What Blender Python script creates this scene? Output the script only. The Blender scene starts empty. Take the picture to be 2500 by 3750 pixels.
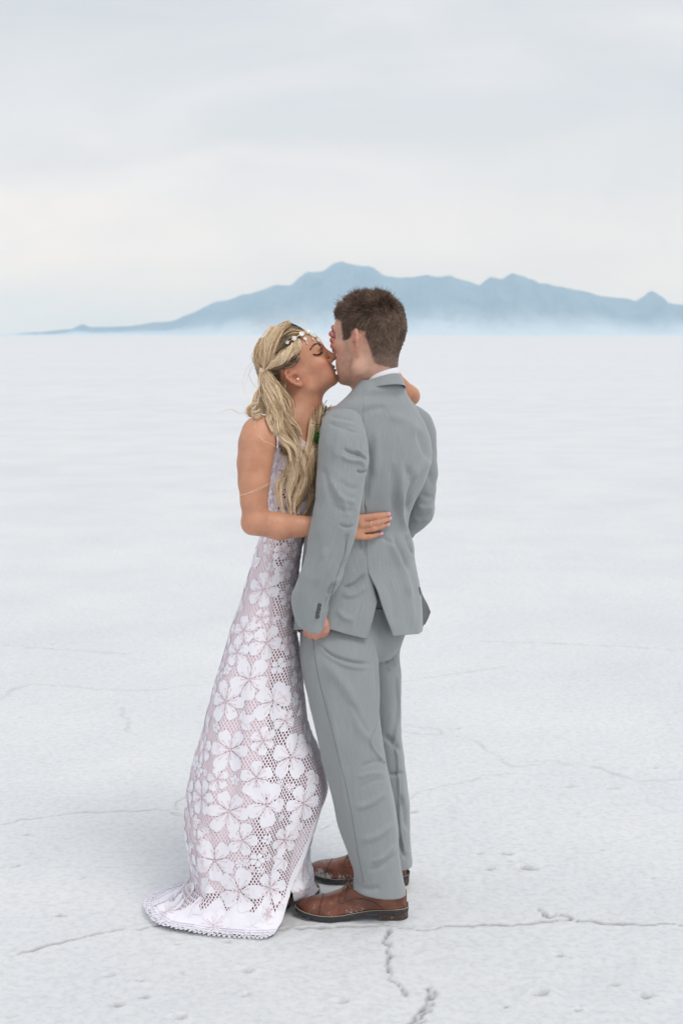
import bpy, bmesh, math, random
import numpy as np
from mathutils import Vector
from mathutils.bvhtree import BVHTree

random.seed(7)
RNG = np.random.default_rng(11)
scene = bpy.context.scene
COL = scene.collection

# ------------------------------------------------------------------ camera
CAM_H = 1.72
FPX = 5208.3                      # focal length in photograph pixels (50 mm on 36 mm, 3750 px)
PITCH = math.atan(650.0 / FPX)    # horizon 650 px above the centre
cam_data = bpy.data.cameras.new('camera')
cam = bpy.data.objects.new('camera', cam_data)
COL.objects.link(cam)
cam.location = (0, 0, CAM_H)
cam.rotation_euler = (math.pi / 2 - PITCH, 0, 0)
cam_data.sensor_fit = 'VERTICAL'
cam_data.sensor_height = 36.0
cam_data.sensor_width = 24.0
cam_data.lens = 50.0
cam_data.clip_start = 0.1
cam_data.clip_end = 200000.0
cam_data.dof.use_dof = True
cam_data.dof.focus_distance = 4.05
cam_data.dof.aperture_fstop = 5.6
scene.camera = cam

# ------------------------------------------------------------------ sky, sun, exposure
SUN_EL, SUN_AZ = math.radians(60), math.radians(140)   # azimuth from +Y towards +X: behind right of camera
world = bpy.data.worlds.new('World')
scene.world = world
world.use_nodes = True
wn, wl = world.node_tree.nodes, world.node_tree.links
wn.clear()
w_out = wn.new('ShaderNodeOutputWorld')
w_bg = wn.new('ShaderNodeBackground')
w_bg.inputs['Strength'].default_value = 0.1
wl.new(w_bg.outputs[0], w_out.inputs[0])
w_sky = wn.new('ShaderNodeTexSky')
w_sky.sky_type = 'NISHITA'
w_sky.sun_disc = False
w_sky.sun_elevation = SUN_EL
w_sky.sun_rotation = SUN_AZ
w_tc = wn.new('ShaderNodeTexCoord')
w_map = wn.new('ShaderNodeMapping')
w_map.inputs['Scale'].default_value = (3.8, 3.8, 9.0)
w_map.inputs['Location'].default_value = (3.3, 1.7, 0.4)
wl.new(w_tc.outputs['Generated'], w_map.inputs[0])
w_noise = wn.new('ShaderNodeTexNoise')
w_noise.inputs['Scale'].default_value = 1.0
w_noise.inputs['Detail'].default_value = 5.0
w_noise.inputs['Roughness'].default_value = 0.48
w_noise.inputs['Distortion'].default_value = 0.5
wl.new(w_map.outputs[0], w_noise.inputs['Vector'])
w_ramp = wn.new('ShaderNodeValToRGB')                  # cloud tones: cool grey to warm white
e = w_ramp.color_ramp.elements
e[0].position = 0.36; e[0].color = (0.69, 0.712, 0.735, 1)
e[1].position = 0.64; e[1].color = (0.87, 0.862, 0.85, 1)
k = w_ramp.color_ramp.elements.new(0.50); k.color = (0.78, 0.785, 0.80, 1)
wl.new(w_noise.outputs['Fac'], w_ramp.inputs[0])
w_sep = wn.new('ShaderNodeSeparateXYZ')
wl.new(w_tc.outputs['Generated'], w_sep.inputs[0])
w_el = wn.new('ShaderNodeValToRGB')                    # tone by height above the horizon
HAZE_D, HAZE_TOP, HAZE_FAR = 0.000118, 500.0, 11600.0
AIR = (0.60, 0.77, 0.91)                            # tone the haze settles to with distance
def sky_tone(z, c):
    """Sky tone above the haze layer that is seen as c through it."""
    T = math.exp(-HAZE_D * min(HAZE_FAR, HAZE_TOP / max(z, 1e-3)))
    return tuple(min(1.6, max(0.3, (cc - (1 - T) * aa) / T)) for cc, aa in zip(c, AIR))
e = w_el.color_ramp.elements
stops = ((0.0, (0.735, 0.79, 0.82)), (0.02, (0.79, 0.815, 0.83)), (0.04, (0.85, 0.84, 0.835)), (0.06, (0.875, 0.855, 0.845)), (0.10, (0.84, 0.835, 0.835)), (0.15, (0.795, 0.81, 0.825)), (0.22, (0.745, 0.77, 0.795)), (0.35, (0.73, 0.755, 0.785)))
e[0].position = 0.0; e[0].color = (*sky_tone(*stops[0]), 1)
e[1].position = 1.0; e[1].color = (0.75, 0.765, 0.79, 1)
for p, c in stops[1:]:
    k = w_el.color_ramp.elements.new(p); k.color = (*sky_tone(p, c), 1)
wl.new(w_sep.outputs['Z'], w_el.inputs[0])
w_m0 = wn.new('ShaderNodeMixRGB'); w_m0.blend_type = 'MULTIPLY'; w_m0.inputs[0].default_value = 1.0
wl.new(w_el.outputs[0], w_m0.inputs[1]); wl.new(w_ramp.outputs[0], w_m0.inputs[2])
w_x10 = wn.new('ShaderNodeVectorMath'); w_x10.operation = 'SCALE'
w_x10.inputs['Scale'].default_value = 13.0
wl.new(w_m0.outputs[0], w_x10.inputs[0])
w_mix = wn.new('ShaderNodeMixRGB'); w_mix.inputs[0].default_value = 0.96   # overcast: little clear sky between
wl.new(w_sky.outputs[0], w_mix.inputs[1]); wl.new(w_x10.outputs[0], w_mix.inputs[2])
wl.new(w_mix.outputs[0], w_bg.inputs['Color'])

sun_data = bpy.data.lights.new('sun', 'SUN')
sun = bpy.data.objects.new('sun', sun_data)
COL.objects.link(sun)
sun_data.energy = 1.5
sun_data.angle = math.radians(24)
sun_data.color = (1.0, 0.96, 0.91)
sun_dir = Vector((math.sin(SUN_AZ) * math.cos(SUN_EL), math.cos(SUN_AZ) * math.cos(SUN_EL), math.sin(SUN_EL)))
sun.rotation_euler = sun_dir.to_track_quat('Z', 'Y').to_euler()

scene.view_settings.view_transform = 'Standard'
scene.view_settings.look = 'None'
scene.view_settings.exposure = 0.0
scene.view_settings.gamma = 1.0
scene.view_settings.use_curve_mapping = False
scene.cycles.volume_bounces = 2
scene.cycles.transparent_max_bounces = 24
scene.cycles.max_bounces = 8

# ------------------------------------------------------------------ helpers
CP, SP = math.cos(PITCH), math.sin(PITCH)

def P(px, py, Y):
    """World point on the plane y=Y seen at photograph pixel (px,py)."""
    x = (px - 1250.0) / FPX
    y = (1875.0 - py) / FPX
    d = (x, CP + y * SP, -SP + y * CP)
    t = Y / d[1]
    return Vector((d[0] * t, Y, CAM_H + d[2] * t))

def PG(px, py, z=0.0):
    """World point on the plane z seen at pixel."""
    x = (px - 1250.0) / FPX
    y = (1875.0 - py) / FPX
    d = (x, CP + y * SP, -SP + y * CP)
    t = (z - CAM_H) / d[2]
    return Vector((d[0] * t, d[1] * t, z))

def project(v):
    """(N,3) world -> (N,2) pixel."""
    v = np.asarray(v, dtype=np.float64)
    dx, dy, dz = v[:, 0], v[:, 1], v[:, 2] - CAM_H
    dep = dy * CP - dz * SP
    up = dy * SP + dz * CP
    return np.stack([1250 + FPX * dx / dep, 1875 - FPX * up / dep], 1)

def smooth01(x):
    x = np.clip(x, 0, 1)
    return x * x * (3 - 2 * x)

def mesh_obj(name, verts, faces, mat, parent=None, smooth=True, uv=None, attrs=None):
    me = bpy.data.meshes.new(name)
    verts = np.asarray(verts, dtype=np.float32)
    if isinstance(faces, np.ndarray):
        nf, k = faces.shape
        me.vertices.add(len(verts)); me.vertices.foreach_set('co', verts.ravel())
        me.loops.add(nf * k); me.loops.foreach_set('vertex_index', faces.astype(np.int32).ravel())
        me.polygons.add(nf)
        me.polygons.foreach_set('loop_start', np.arange(0, nf * k, k, dtype=np.int32))
        me.polygons.foreach_set('loop_total', np.full(nf, k, dtype=np.int32))
        me.update(calc_edges=True)
        me.validate()
    else:
        me.from_pydata([tuple(v) for v in verts], [], faces)
        me.update()
    if smooth:
        me.polygons.foreach_set('use_smooth', np.ones(len(me.polygons), dtype=bool))
    if uv is not None:
        lay = me.uv_layers.new(name='UVMap')
        vi = np.zeros(len(me.loops), dtype=np.int32)
        me.loops.foreach_get('vertex_index', vi)
        lay.data.foreach_set('uv', np.asarray(uv, dtype=np.float32)[vi].ravel())
    for an, av in (attrs or {}).items():
        av = np.asarray(av, dtype=np.float32)
        if av.ndim == 1:
            a = me.attributes.new(an, 'FLOAT', 'POINT'); a.data.foreach_set('value', av)
        else:
            a = me.attributes.new(an, 'FLOAT_COLOR', 'POINT')
            if av.shape[1] == 3:
                av = np.concatenate([av, np.ones((len(av), 1), np.float32)], 1)
            a.data.foreach_set('color', av.ravel())
    if mat is not None:
        me.materials.append(mat)
    o = bpy.data.objects.new(name, me)
    COL.objects.link(o)
    if parent is not None:
        o.parent = parent
    return o

def tag(o, label=None, cat=None, group=None, kind=None):
    if label: o['label'] = label
    if cat: o['category'] = cat
    if group: o['group'] = group
    if kind: o['kind'] = kind
    return o

class MB:
    """Collects pieces that become ONE mesh."""
    def __init__(self):
        self.v, self.f, self.c, self.n = [], [], [], 0
    def add(self, v, f, col=None):
        v = np.asarray(v, dtype=np.float32).reshape(-1, 3)
        self.v.append(v)
        off = self.n
        self.f.extend([tuple(int(i) + off for i in q) for q in f])
        self.n += len(v)
        if col is not None:
            col = np.asarray(col, dtype=np.float32)
            if col.ndim == 1: col = np.repeat(col[None], len(v), 0)
            self.c.append(col)
    def build(self, name, mat, parent=None, smooth=True):
        attrs = {'tone': np.concatenate(self.c)} if self.c else None
        return mesh_obj(name, np.concatenate(self.v), self.f, mat, parent, smooth, attrs=attrs)

def tube(pts, rad, n=6, cap=True, flat=1.0, updir=(0, 0, 1)):
    """Tube mesh arrays along pts with per-point radius."""
    pts = np.asarray(pts, dtype=np.float64); m = len(pts)
    rad = np.broadcast_to(np.asarray(rad, dtype=np.float64), (m,))
    T = np.gradient(pts, axis=0)
    T /= np.linalg.norm(T, axis=1)[:, None] + 1e-12
    up = np.array(updir, dtype=np.float64)
    A = np.cross(T, up); bad = np.linalg.norm(A, axis=1) < 1e-3
    A[bad] = np.cross(T[bad], np.array([0.3, 1, 0.2]))
    A /= np.linalg.norm(A, axis=1)[:, None]
    B = np.cross(A, T)
    th = np.linspace(0, 2 * math.pi, n, endpoint=False)
    v = (pts[:, None, :] + rad[:, None, None] * (np.cos(th)[None, :, None] * A[:, None, :] + flat * np.sin(th)[None, :, None] * B[:, None, :])).reshape(-1, 3)
    f = []
    for i in range(m - 1):
        for j in range(n):
            f.append((i * n + j, i * n + (j + 1) % n, (i + 1) * n + (j + 1) % n, (i + 1) * n + j))
    if cap:
        f.append(tuple(range(n - 1, -1, -1))); f.append(tuple((m - 1) * n + j for j in range(n)))
    return v, f

def catmull(pts, m):
    """Resample a polyline smoothly with m points (centripetal-free Catmull-Rom by chord length)."""
    pts = np.asarray(pts, dtype=np.float64)
    d = np.concatenate([[0], np.cumsum(np.linalg.norm(np.diff(pts, axis=0), axis=1))])
    return interp_rows(d, pts, np.linspace(0, d[-1], m))

def interp_rows(x, y, xi):
    """Monotone-ish cubic (Hermite, limited tangents) interpolation of rows y(x)."""
    x = np.asarray(x, float); y = np.asarray(y, float)
    one = y.ndim == 1
    if one: y = y[:, None]
    h = np.diff(x)[:, None]; s = np.diff(y, axis=0) / h
    m = np.zeros_like(y)
    if len(x) > 2:
        m[1:-1] = (s[:-1] * h[1:] + s[1:] * h[:-1]) / (h[:-1] + h[1:])
    m[0] = s[0]; m[-1] = s[-1]
    xi = np.asarray(xi, float)
    k = np.clip(np.searchsorted(x, xi) - 1, 0, len(x) - 2)
    t = ((xi - x[k]) / (x[k + 1] - x[k]))[:, None]; hk = (x[k + 1] - x[k])[:, None]
    r = ((2*t**3 - 3*t**2 + 1) * y[k] + (t**3 - 2*t**2 + t) * hk * m[k] + (-2*t**3 + 3*t**2) * y[k+1] + (t**3 - t**2) * hk * m[k+1])
    return r[:, 0] if one else r

def vnoise(p, seed=0):
    """Smooth value noise on (N,3) points, range about -1..1."""
    p = np.asarray(p, dtype=np.float64)
    i = np.floor(p).astype(np.int64); f = p - i; f = f * f * (3 - 2 * f)
    def h(a, b, c):
        n = (a * 374761393 + b * 668265263 + c * 2147483647 + seed * 974711) & 0x7fffffff
        n = ((n ^ (n >> 13)) * 1274126177) & 0x7fffffff
        n = (n ^ (n >> 16)) & 0xffff
        return n / 32767.5 - 1.0
    r = 0
    for dx in (0, 1):
        wx = f[:, 0] if dx else 1 - f[:, 0]
        for dy in (0, 1):
            wy = f[:, 1] if dy else 1 - f[:, 1]
            for dz in (0, 1):
                wz = f[:, 2] if dz else 1 - f[:, 2]
                r = r + wx * wy * wz * h(i[:, 0] + dx, i[:, 1] + dy, i[:, 2] + dz)
    return r

def fbm(p, octaves=4, seed=0, gain=0.5):
    p = np.asarray(p, float); a, r = 1.0, 0
    for o in range(octaves):
        r = r + a * vnoise(p, seed + o * 17); p = p * 2.03 + 5.1; a *= gain
    return r

# ---- implicit-surface modelling (numpy) -----------------------------------
class SDF:
    def __init__(self, xs, ys, zs, cap=0.03):
        self.xs, self.ys, self.zs = (np.asarray(a, np.float32) for a in (xs, ys, zs))
        self.cap = cap
        self.f = np.full((len(xs), len(ys), len(zs)), cap, dtype=np.float32)
    def _block(self, lo, hi, m):
        sl = []
        for a, l, h in zip((self.xs, self.ys, self.zs), lo, hi):
            i0 = max(0, int(np.searchsorted(a, l - m)) - 1); i1 = min(len(a), int(np.searchsorted(a, h + m)) + 1)
            sl.append(slice(i0, i1))
        if any(s.stop <= s.start for s in sl): return None
        X = self.xs[sl[0]][:, None, None]; Y = self.ys[sl[1]][None, :, None]; Z = self.zs[sl[2]][None, None, :]
        return tuple(sl), X, Y, Z
    def _merge(self, sl, d, k, mode):
        a = self.f[sl]
        if mode == 'add':
            if k > 0:
                h = np.maximum(k - np.abs(a - d), 0) / k
                r = np.minimum(a, d) - h * h * k * 0.25
            else:
                r = np.minimum(a, d)
        else:
            d = -d
            if k > 0:
                h = np.maximum(k - np.abs(a - d), 0) / k
                r = np.maximum(a, d) + h * h * k * 0.25
            else:
                r = np.maximum(a, d)
        self.f[sl] = r
    def cone(self, a, b, ra, rb, k=0.01, mode='add', squash=None):
        """Tapered capsule. squash=(axis, s): flatten across a world axis direction."""
        a = np.array(a, np.float32); b = np.array(b, np.float32); R = max(ra, rb)
        bl = self._block(np.minimum(a, b) - R, np.maximum(a, b) + R, self.cap)
        if bl is None: return
        sl, X, Y, Z = bl
        ab = b - a; L2 = float(ab @ ab) + 1e-12
        t = np.clip(((X - a[0]) * ab[0] + (Y - a[1]) * ab[1] + (Z - a[2]) * ab[2]) / L2, 0, 1)
        qx = X - a[0] - t * ab[0]; qy = Y - a[1] - t * ab[1]; qz = Z - a[2] - t * ab[2]
        if squash is not None:
            ax = np.array(squash[0], np.float32); ax /= np.linalg.norm(ax); s = squash[1]
            w = qx * ax[0] + qy * ax[1] + qz * ax[2]
            e = (1.0 / s - 1.0) * w
            qx = qx + e * ax[0]; qy = qy + e * ax[1]; qz = qz + e * ax[2]
            d = (np.sqrt(qx*qx + qy*qy + qz*qz) - (ra + (rb - ra) * t)) * (s if s < 1 else 1)
        else:
            d = np.sqrt(qx * qx + qy * qy + qz * qz) - (ra + (rb - ra) * t)
        self._merge(sl, d.astype(np.float32), k, mode)
    def chain(self, pts, rads, k=0.01, k0=None):
        for i in range(len(pts) - 1):
            self.cone(pts[i], pts[i + 1], rads[i], rads[i + 1], k if (i or k0 is None) else k0)
    def ell(self, c, r, M=None, k=0.01, mode='add'):
        """Ellipsoid; M = 3x3 rows are local axes in world space."""
        c = np.array(c, np.float32); r = np.array(r, np.float32)
        R = float(r.max())
        bl = self._block(c - R, c + R, self.cap)
        if bl is None: return
        sl, X, Y, Z = bl
        dx, dy, dz = X - c[0], Y - c[1], Z - c[2]
        if M is None: M = np.eye(3)
        k0 = 0; k1 = 0
        for i in range(3):
            q = dx * float(M[i][0]) + dy * float(M[i][1]) + dz * float(M[i][2])
            k0 = k0 + (q / r[i]) ** 2; k1 = k1 + (q / (r[i] * r[i])) ** 2
        k0 = np.sqrt(k0); k1 = np.sqrt(k1) + 1e-9
        d = k0 * (k0 - 1.0) / k1
        self._merge(sl, d.astype(np.float32), k, mode)
    def mesh(self):
        f = self.f; nx, ny, nz = f.shape
        s = f < 0
        c = np.zeros((nx - 1, ny - 1, nz - 1), np.uint8)
        for i in (0, 1):
            for j in (0, 1):
                for k in (0, 1):
                    c += s[i:nx - 1 + i, j:ny - 1 + j, k:nz - 1 + k]
        I, J, K = np.nonzero((c > 0) & (c < 8))
        flat = (I.astype(np.int64) * (ny - 1) + J) * (nz - 1) + K
        acc = np.zeros((len(I), 3)); cnt = np.zeros(len(I))
        co = (self.xs.astype(float), self.ys.astype(float), self.zs.astype(float))
        for ax in range(3):
            o1, o2 = [a for a in range(3) if a != ax]
            for u in (0, 1):
                for w in (0, 1):
                    d = [0, 0, 0]; d[o1] = u; d[o2] = w
                    a0 = (I + d[0], J + d[1], K + d[2]); d[ax] = 1
                    a1 = (I + d[0], J + d[1], K + d[2])
                    fa, fb = f[a0].astype(float), f[a1].astype(float)
                    m = (fa < 0) != (fb < 0)
                    t = np.where(m, fa / np.where(m, fa - fb, 1), 0)
                    for q in range(3):
                        x0 = co[q][a0[q]]; x1 = co[q][a1[q]]
                        acc[:, q] += np.where(m, x0 + t * (x1 - x0), 0)
                    cnt += m
        V = acc / cnt[:, None]
        def idx(i, j, k):
            return np.searchsorted(flat, (i.astype(np.int64) * (ny - 1) + j) * (nz - 1) + k)
        F = []
        for ax in range(3):
            A = [slice(1, -1)] * 3; Bq = [slice(1, -1)] * 3
            A[ax] = slice(0, -1); Bq[ax] = slice(1, None)
            a = s[tuple(A)]; b = s[tuple(Bq)]
            i, j, k = np.nonzero(a != b)
            off = [1, 1, 1]; off[ax] = 0
            flip = a[i, j, k]
            i, j, k = i + off[0], j + off[1], k + off[2]
            o1, o2 = [(1, 2), (2, 0), (0, 1)][ax]
            def cell(d1, d2):
                q = [i, j, k]; q[o1] = q[o1] + d1; q[o2] = q[o2] + d2
                return idx(*q)
            q = np.stack([cell(-1, -1), cell(0, -1), cell(0, 0), cell(-1, 0)], 1)
            q[~flip] = q[~flip][:, ::-1]
            F.append(q)
        return V, np.concatenate(F)

def grid_axis(segs):
    """segs: (start, step) ... (end,) breakpoints with local step."""
    out = []
    for (a, st), nxt in zip(segs[:-1], segs[1:]):
        b = nxt[0]; n = max(1, int(round((b - a) / st)))
        out.append(np.linspace(a, b, n, endpoint=False))
    out.append([segs[-1][0]])
    return np.concatenate(out)

def laplace(V, F, it=2, lam=0.5):
    """Umbrella smoothing of a quad mesh."""
    V = V.copy(); n = len(V)
    e = np.concatenate([F[:, [0, 1]], F[:, [1, 2]], F[:, [2, 3]], F[:, [3, 0]]])
    a = np.concatenate([e[:, 0], e[:, 1]]); b = np.concatenate([e[:, 1], e[:, 0]])
    cnt = np.bincount(a, minlength=n).astype(float); cnt[cnt == 0] = 1
    for _ in range(it):
        avg = np.stack([np.bincount(a, weights=V[b, q], minlength=n) for q in range(3)], 1) / cnt[:, None]
        V += lam * (avg - V)
    return V

def vnormals(V, F):
    n = np.zeros_like(V)
    fn = np.cross(V[F[:, 2]] - V[F[:, 0]], V[F[:, 3]] - V[F[:, 1]]) if F.shape[1] == 4 else np.cross(V[F[:, 1]] - V[F[:, 0]], V[F[:, 2]] - V[F[:, 0]])
    for q in range(F.shape[1]):
        for c in range(3):
            n[:, c] += np.bincount(F[:, q], weights=fn[:, c], minlength=len(V))
    return n / (np.linalg.norm(n, axis=1)[:, None] + 1e-12)

# ---- lofts through cross-sections -----------------------------------------
def loft(levels, nrow, ncol, tfun=None, closed=True, expo=2.0, pyoff=None):
    """levels: rows (Lx, Ly, Rx, Ry, Yc, d, corr). A cross-section spans from pixel L to pixel R at depth Yc and is 2d deep.
    t=0 right edge, t=-pi/2 near side, t=+pi/2 far side. Returns V (nrow*ncol), F, (row param, t)."""
    lv = np.asarray(levels, float)
    s = np.concatenate([[0], np.cumsum(np.hypot(np.diff((lv[:, 0] + lv[:, 2]) / 2), np.diff((lv[:, 1] + lv[:, 3]) / 2)))])
    r = interp_rows(s, lv, np.linspace(0, s[-1], nrow))
    V = np.zeros((nrow, ncol, 3)); TT = np.zeros((nrow, ncol))
    for i in range(nrow):
        L = P(r[i, 0], r[i, 1], r[i, 4]); R = P(r[i, 2], r[i, 3], r[i, 4])
        c = np.array((L + R) / 2); a = np.array((R - L) / 2)
        if tfun is None:
            t = np.linspace(0, 2 * math.pi, ncol, endpoint=not closed)
        else:
            t = tfun(i, r[i], ncol)
        ct, st = np.cos(t), np.sin(t)
        if expo != 2.0:
            ct = np.sign(ct) * np.abs(ct) ** (2 / expo); st = np.sign(st) * np.abs(st) ** (2 / expo)
        co = r[i, 6]
        V[i] = c + ct[:, None] * a + (r[i, 5] * (co * ct + math.sqrt(1 - co * co) * st))[:, None] * np.array([0, 1, 0])
        TT[i] = t
    ii, jj = np.meshgrid(np.arange(nrow - 1), np.arange(ncol if closed else ncol - 1), indexing='ij')
    j2 = (jj + 1) % ncol
    F = np.stack([ii * ncol + jj, (ii + 1) * ncol + jj, (ii + 1) * ncol + j2, ii * ncol + j2], -1).reshape(-1, 4)
    return V.reshape(-1, 3), F, r, TT

def polydist(q, poly):
    """Distance of (N,2) points to a polyline, plus signed side and position along (0..1)."""
    q = np.asarray(q, float); poly = np.asarray(poly, float)
    best = np.full(len(q), 1e18); side = np.zeros(len(q)); along = np.zeros(len(q))
    L = np.concatenate([[0], np.cumsum(np.linalg.norm(np.diff(poly, axis=0), axis=1))])
    for i in range(len(poly) - 1):
        a, b = poly[i], poly[i + 1]; ab = b - a; l2 = ab @ ab + 1e-12
        t = np.clip(((q - a) @ ab) / l2, 0, 1)
        w = q - a - t[:, None] * ab; d = (w * w).sum(1)
        m = d < best
        best[m] = d[m]; side[m] = (ab[0] * w[m, 1] - ab[1] * w[m, 0]); along[m] = (L[i] + t[m] * math.sqrt(l2)) / L[-1]
    return np.sqrt(best), np.sign(side), along

def sculpt(V, F, folds, facing=True):
    """Push vertices along normals: folds = list of (polyline px, half width px, height m [, fade ends])."""
    N = vnormals(V, F)
    px = project(V)
    view = V - np.array([0, 0, CAM_H]); view /= np.linalg.norm(view, axis=1)[:, None]
    fr = np.clip(-(N * view).sum(1) * 4, 0, 1) if facing else np.ones(len(V))
    if facing and fr.mean() == 0: fr[:] = 1
    D = np.zeros(len(V))
    for fo in folds:
        pl = np.asarray(fo[0], float); w = fo[1]; h = fo[2]
        lo = pl.min(0) - 3 * w; hi = pl.max(0) + 3 * w
        m = np.nonzero(((px >= lo) & (px <= hi)).all(1))[0]
        if not len(m): continue
        if len(pl) > 2: pl = catmull(pl, 4 * len(pl))
        d, sd, al = polydist(px[m], pl)
        fade = smooth01(al / 0.25) * smooth01((1 - al) / 0.25) if len(fo) < 4 or fo[3] else 1.0
        D[m] += h * np.exp(-(d / w) ** 2) * fade
    return V + N * (D * fr)[:, None]

def bvh_of(V, F):
    return BVHTree.FromPolygons([tuple(v) for v in V], [tuple(int(i) for i in f) for f in F])

def ray_px(bvh, px, py):
    """First hit of the sight line through a pixel: (point, normal) or None."""
    d = P(px, py, 1.0) - Vector((0, 0, CAM_H)); d.normalize()
    h = bvh.ray_cast(Vector((0, 0, CAM_H)), d)
    return (h[0], h[1] if h[1].dot(d) < 0 else -h[1]) if h[0] is not None else None

# ---- materials --------------------------------------------------------------
class Mat:
    def __init__(self, name, base=(0.5, 0.5, 0.5), rough=0.6, **kw):
        self.m = bpy.data.materials.new(name); self.m.use_nodes = True
        self.n = self.m.node_tree.nodes; self.l = self.m.node_tree.links
        self.b = self.n['Principled BSDF']
        self.b.inputs['Base Color'].default_value = (*base, 1)
        self.b.inputs['Roughness'].default_value = rough
        for k_, v_ in kw.items():
            self.b.inputs[k_.replace('_', ' ')].default_value = v_
    def node(self, t, **kw):
        nd = self.n.new(t)
        for k_, v_ in kw.items():
            if k_ in nd.inputs: nd.inputs[k_].default_value = v_
            else: setattr(nd, k_, v_)
        return nd
    def link(self, a, b): self.l.new(a, b)
    def noise(self, scale, coord='Object', detail=3.0, rough=0.55, stretch=None):
        tc = self.node('ShaderNodeTexCoord')
        nz = self.node('ShaderNodeTexNoise'); nz.inputs['Scale'].default_value = scale
        nz.inputs['Detail'].default_value = detail; nz.inputs['Roughness'].default_value = rough
        if stretch:
            mp = self.node('ShaderNodeMapping'); mp.inputs['Scale'].default_value = stretch
            self.link(tc.outputs[coord], mp.inputs[0]); self.link(mp.outputs[0], nz.inputs['Vector'])
        else:
            self.link(tc.outputs[coord], nz.inputs['Vector'])
        return nz
    def ramp(self, src, stops):
        r = self.node('ShaderNodeValToRGB'); el = r.color_ramp.elements
        el[0].position, el[1].position = stops[0][0], stops[-1][0]
        el[0].color, el[1].color = (*stops[0][1], 1), (*stops[-1][1], 1)
        for p_, c_ in stops[1:-1]:
            q = el.new(p_); q.color = (*c_, 1)
        self.link(src, r.inputs[0]); return r
    def mix(self, fac, a, b, blend='MIX'):
        mx = self.node('ShaderNodeMixRGB', blend_type=blend)
        for i, s_ in ((0, fac), (1, a), (2, b)):
            if hasattr(s_, 'is_output'): self.link(s_, mx.inputs[i])
            else: mx.inputs[i].default_value = s_ if i == 0 else (*s_, 1)
        return mx
    def bump(self, h, strength=0.2, dist=0.002):
        bp = self.node('ShaderNodeBump'); bp.inputs['Strength'].default_value = strength
        bp.inputs['Distance'].default_value = dist
        self.link(h, bp.inputs['Height']); self.link(bp.outputs[0], self.b.inputs['Normal']); return bp
    def attr(self, name):
        return self.node('ShaderNodeAttribute', attribute_name=name)
    def base(self, out): self.link(out, self.b.inputs['Base Color'])
# ================================================================== THE SETTING
FS = 2500.0 / 1568.0     # tracing scale -> photograph pixels

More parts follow.
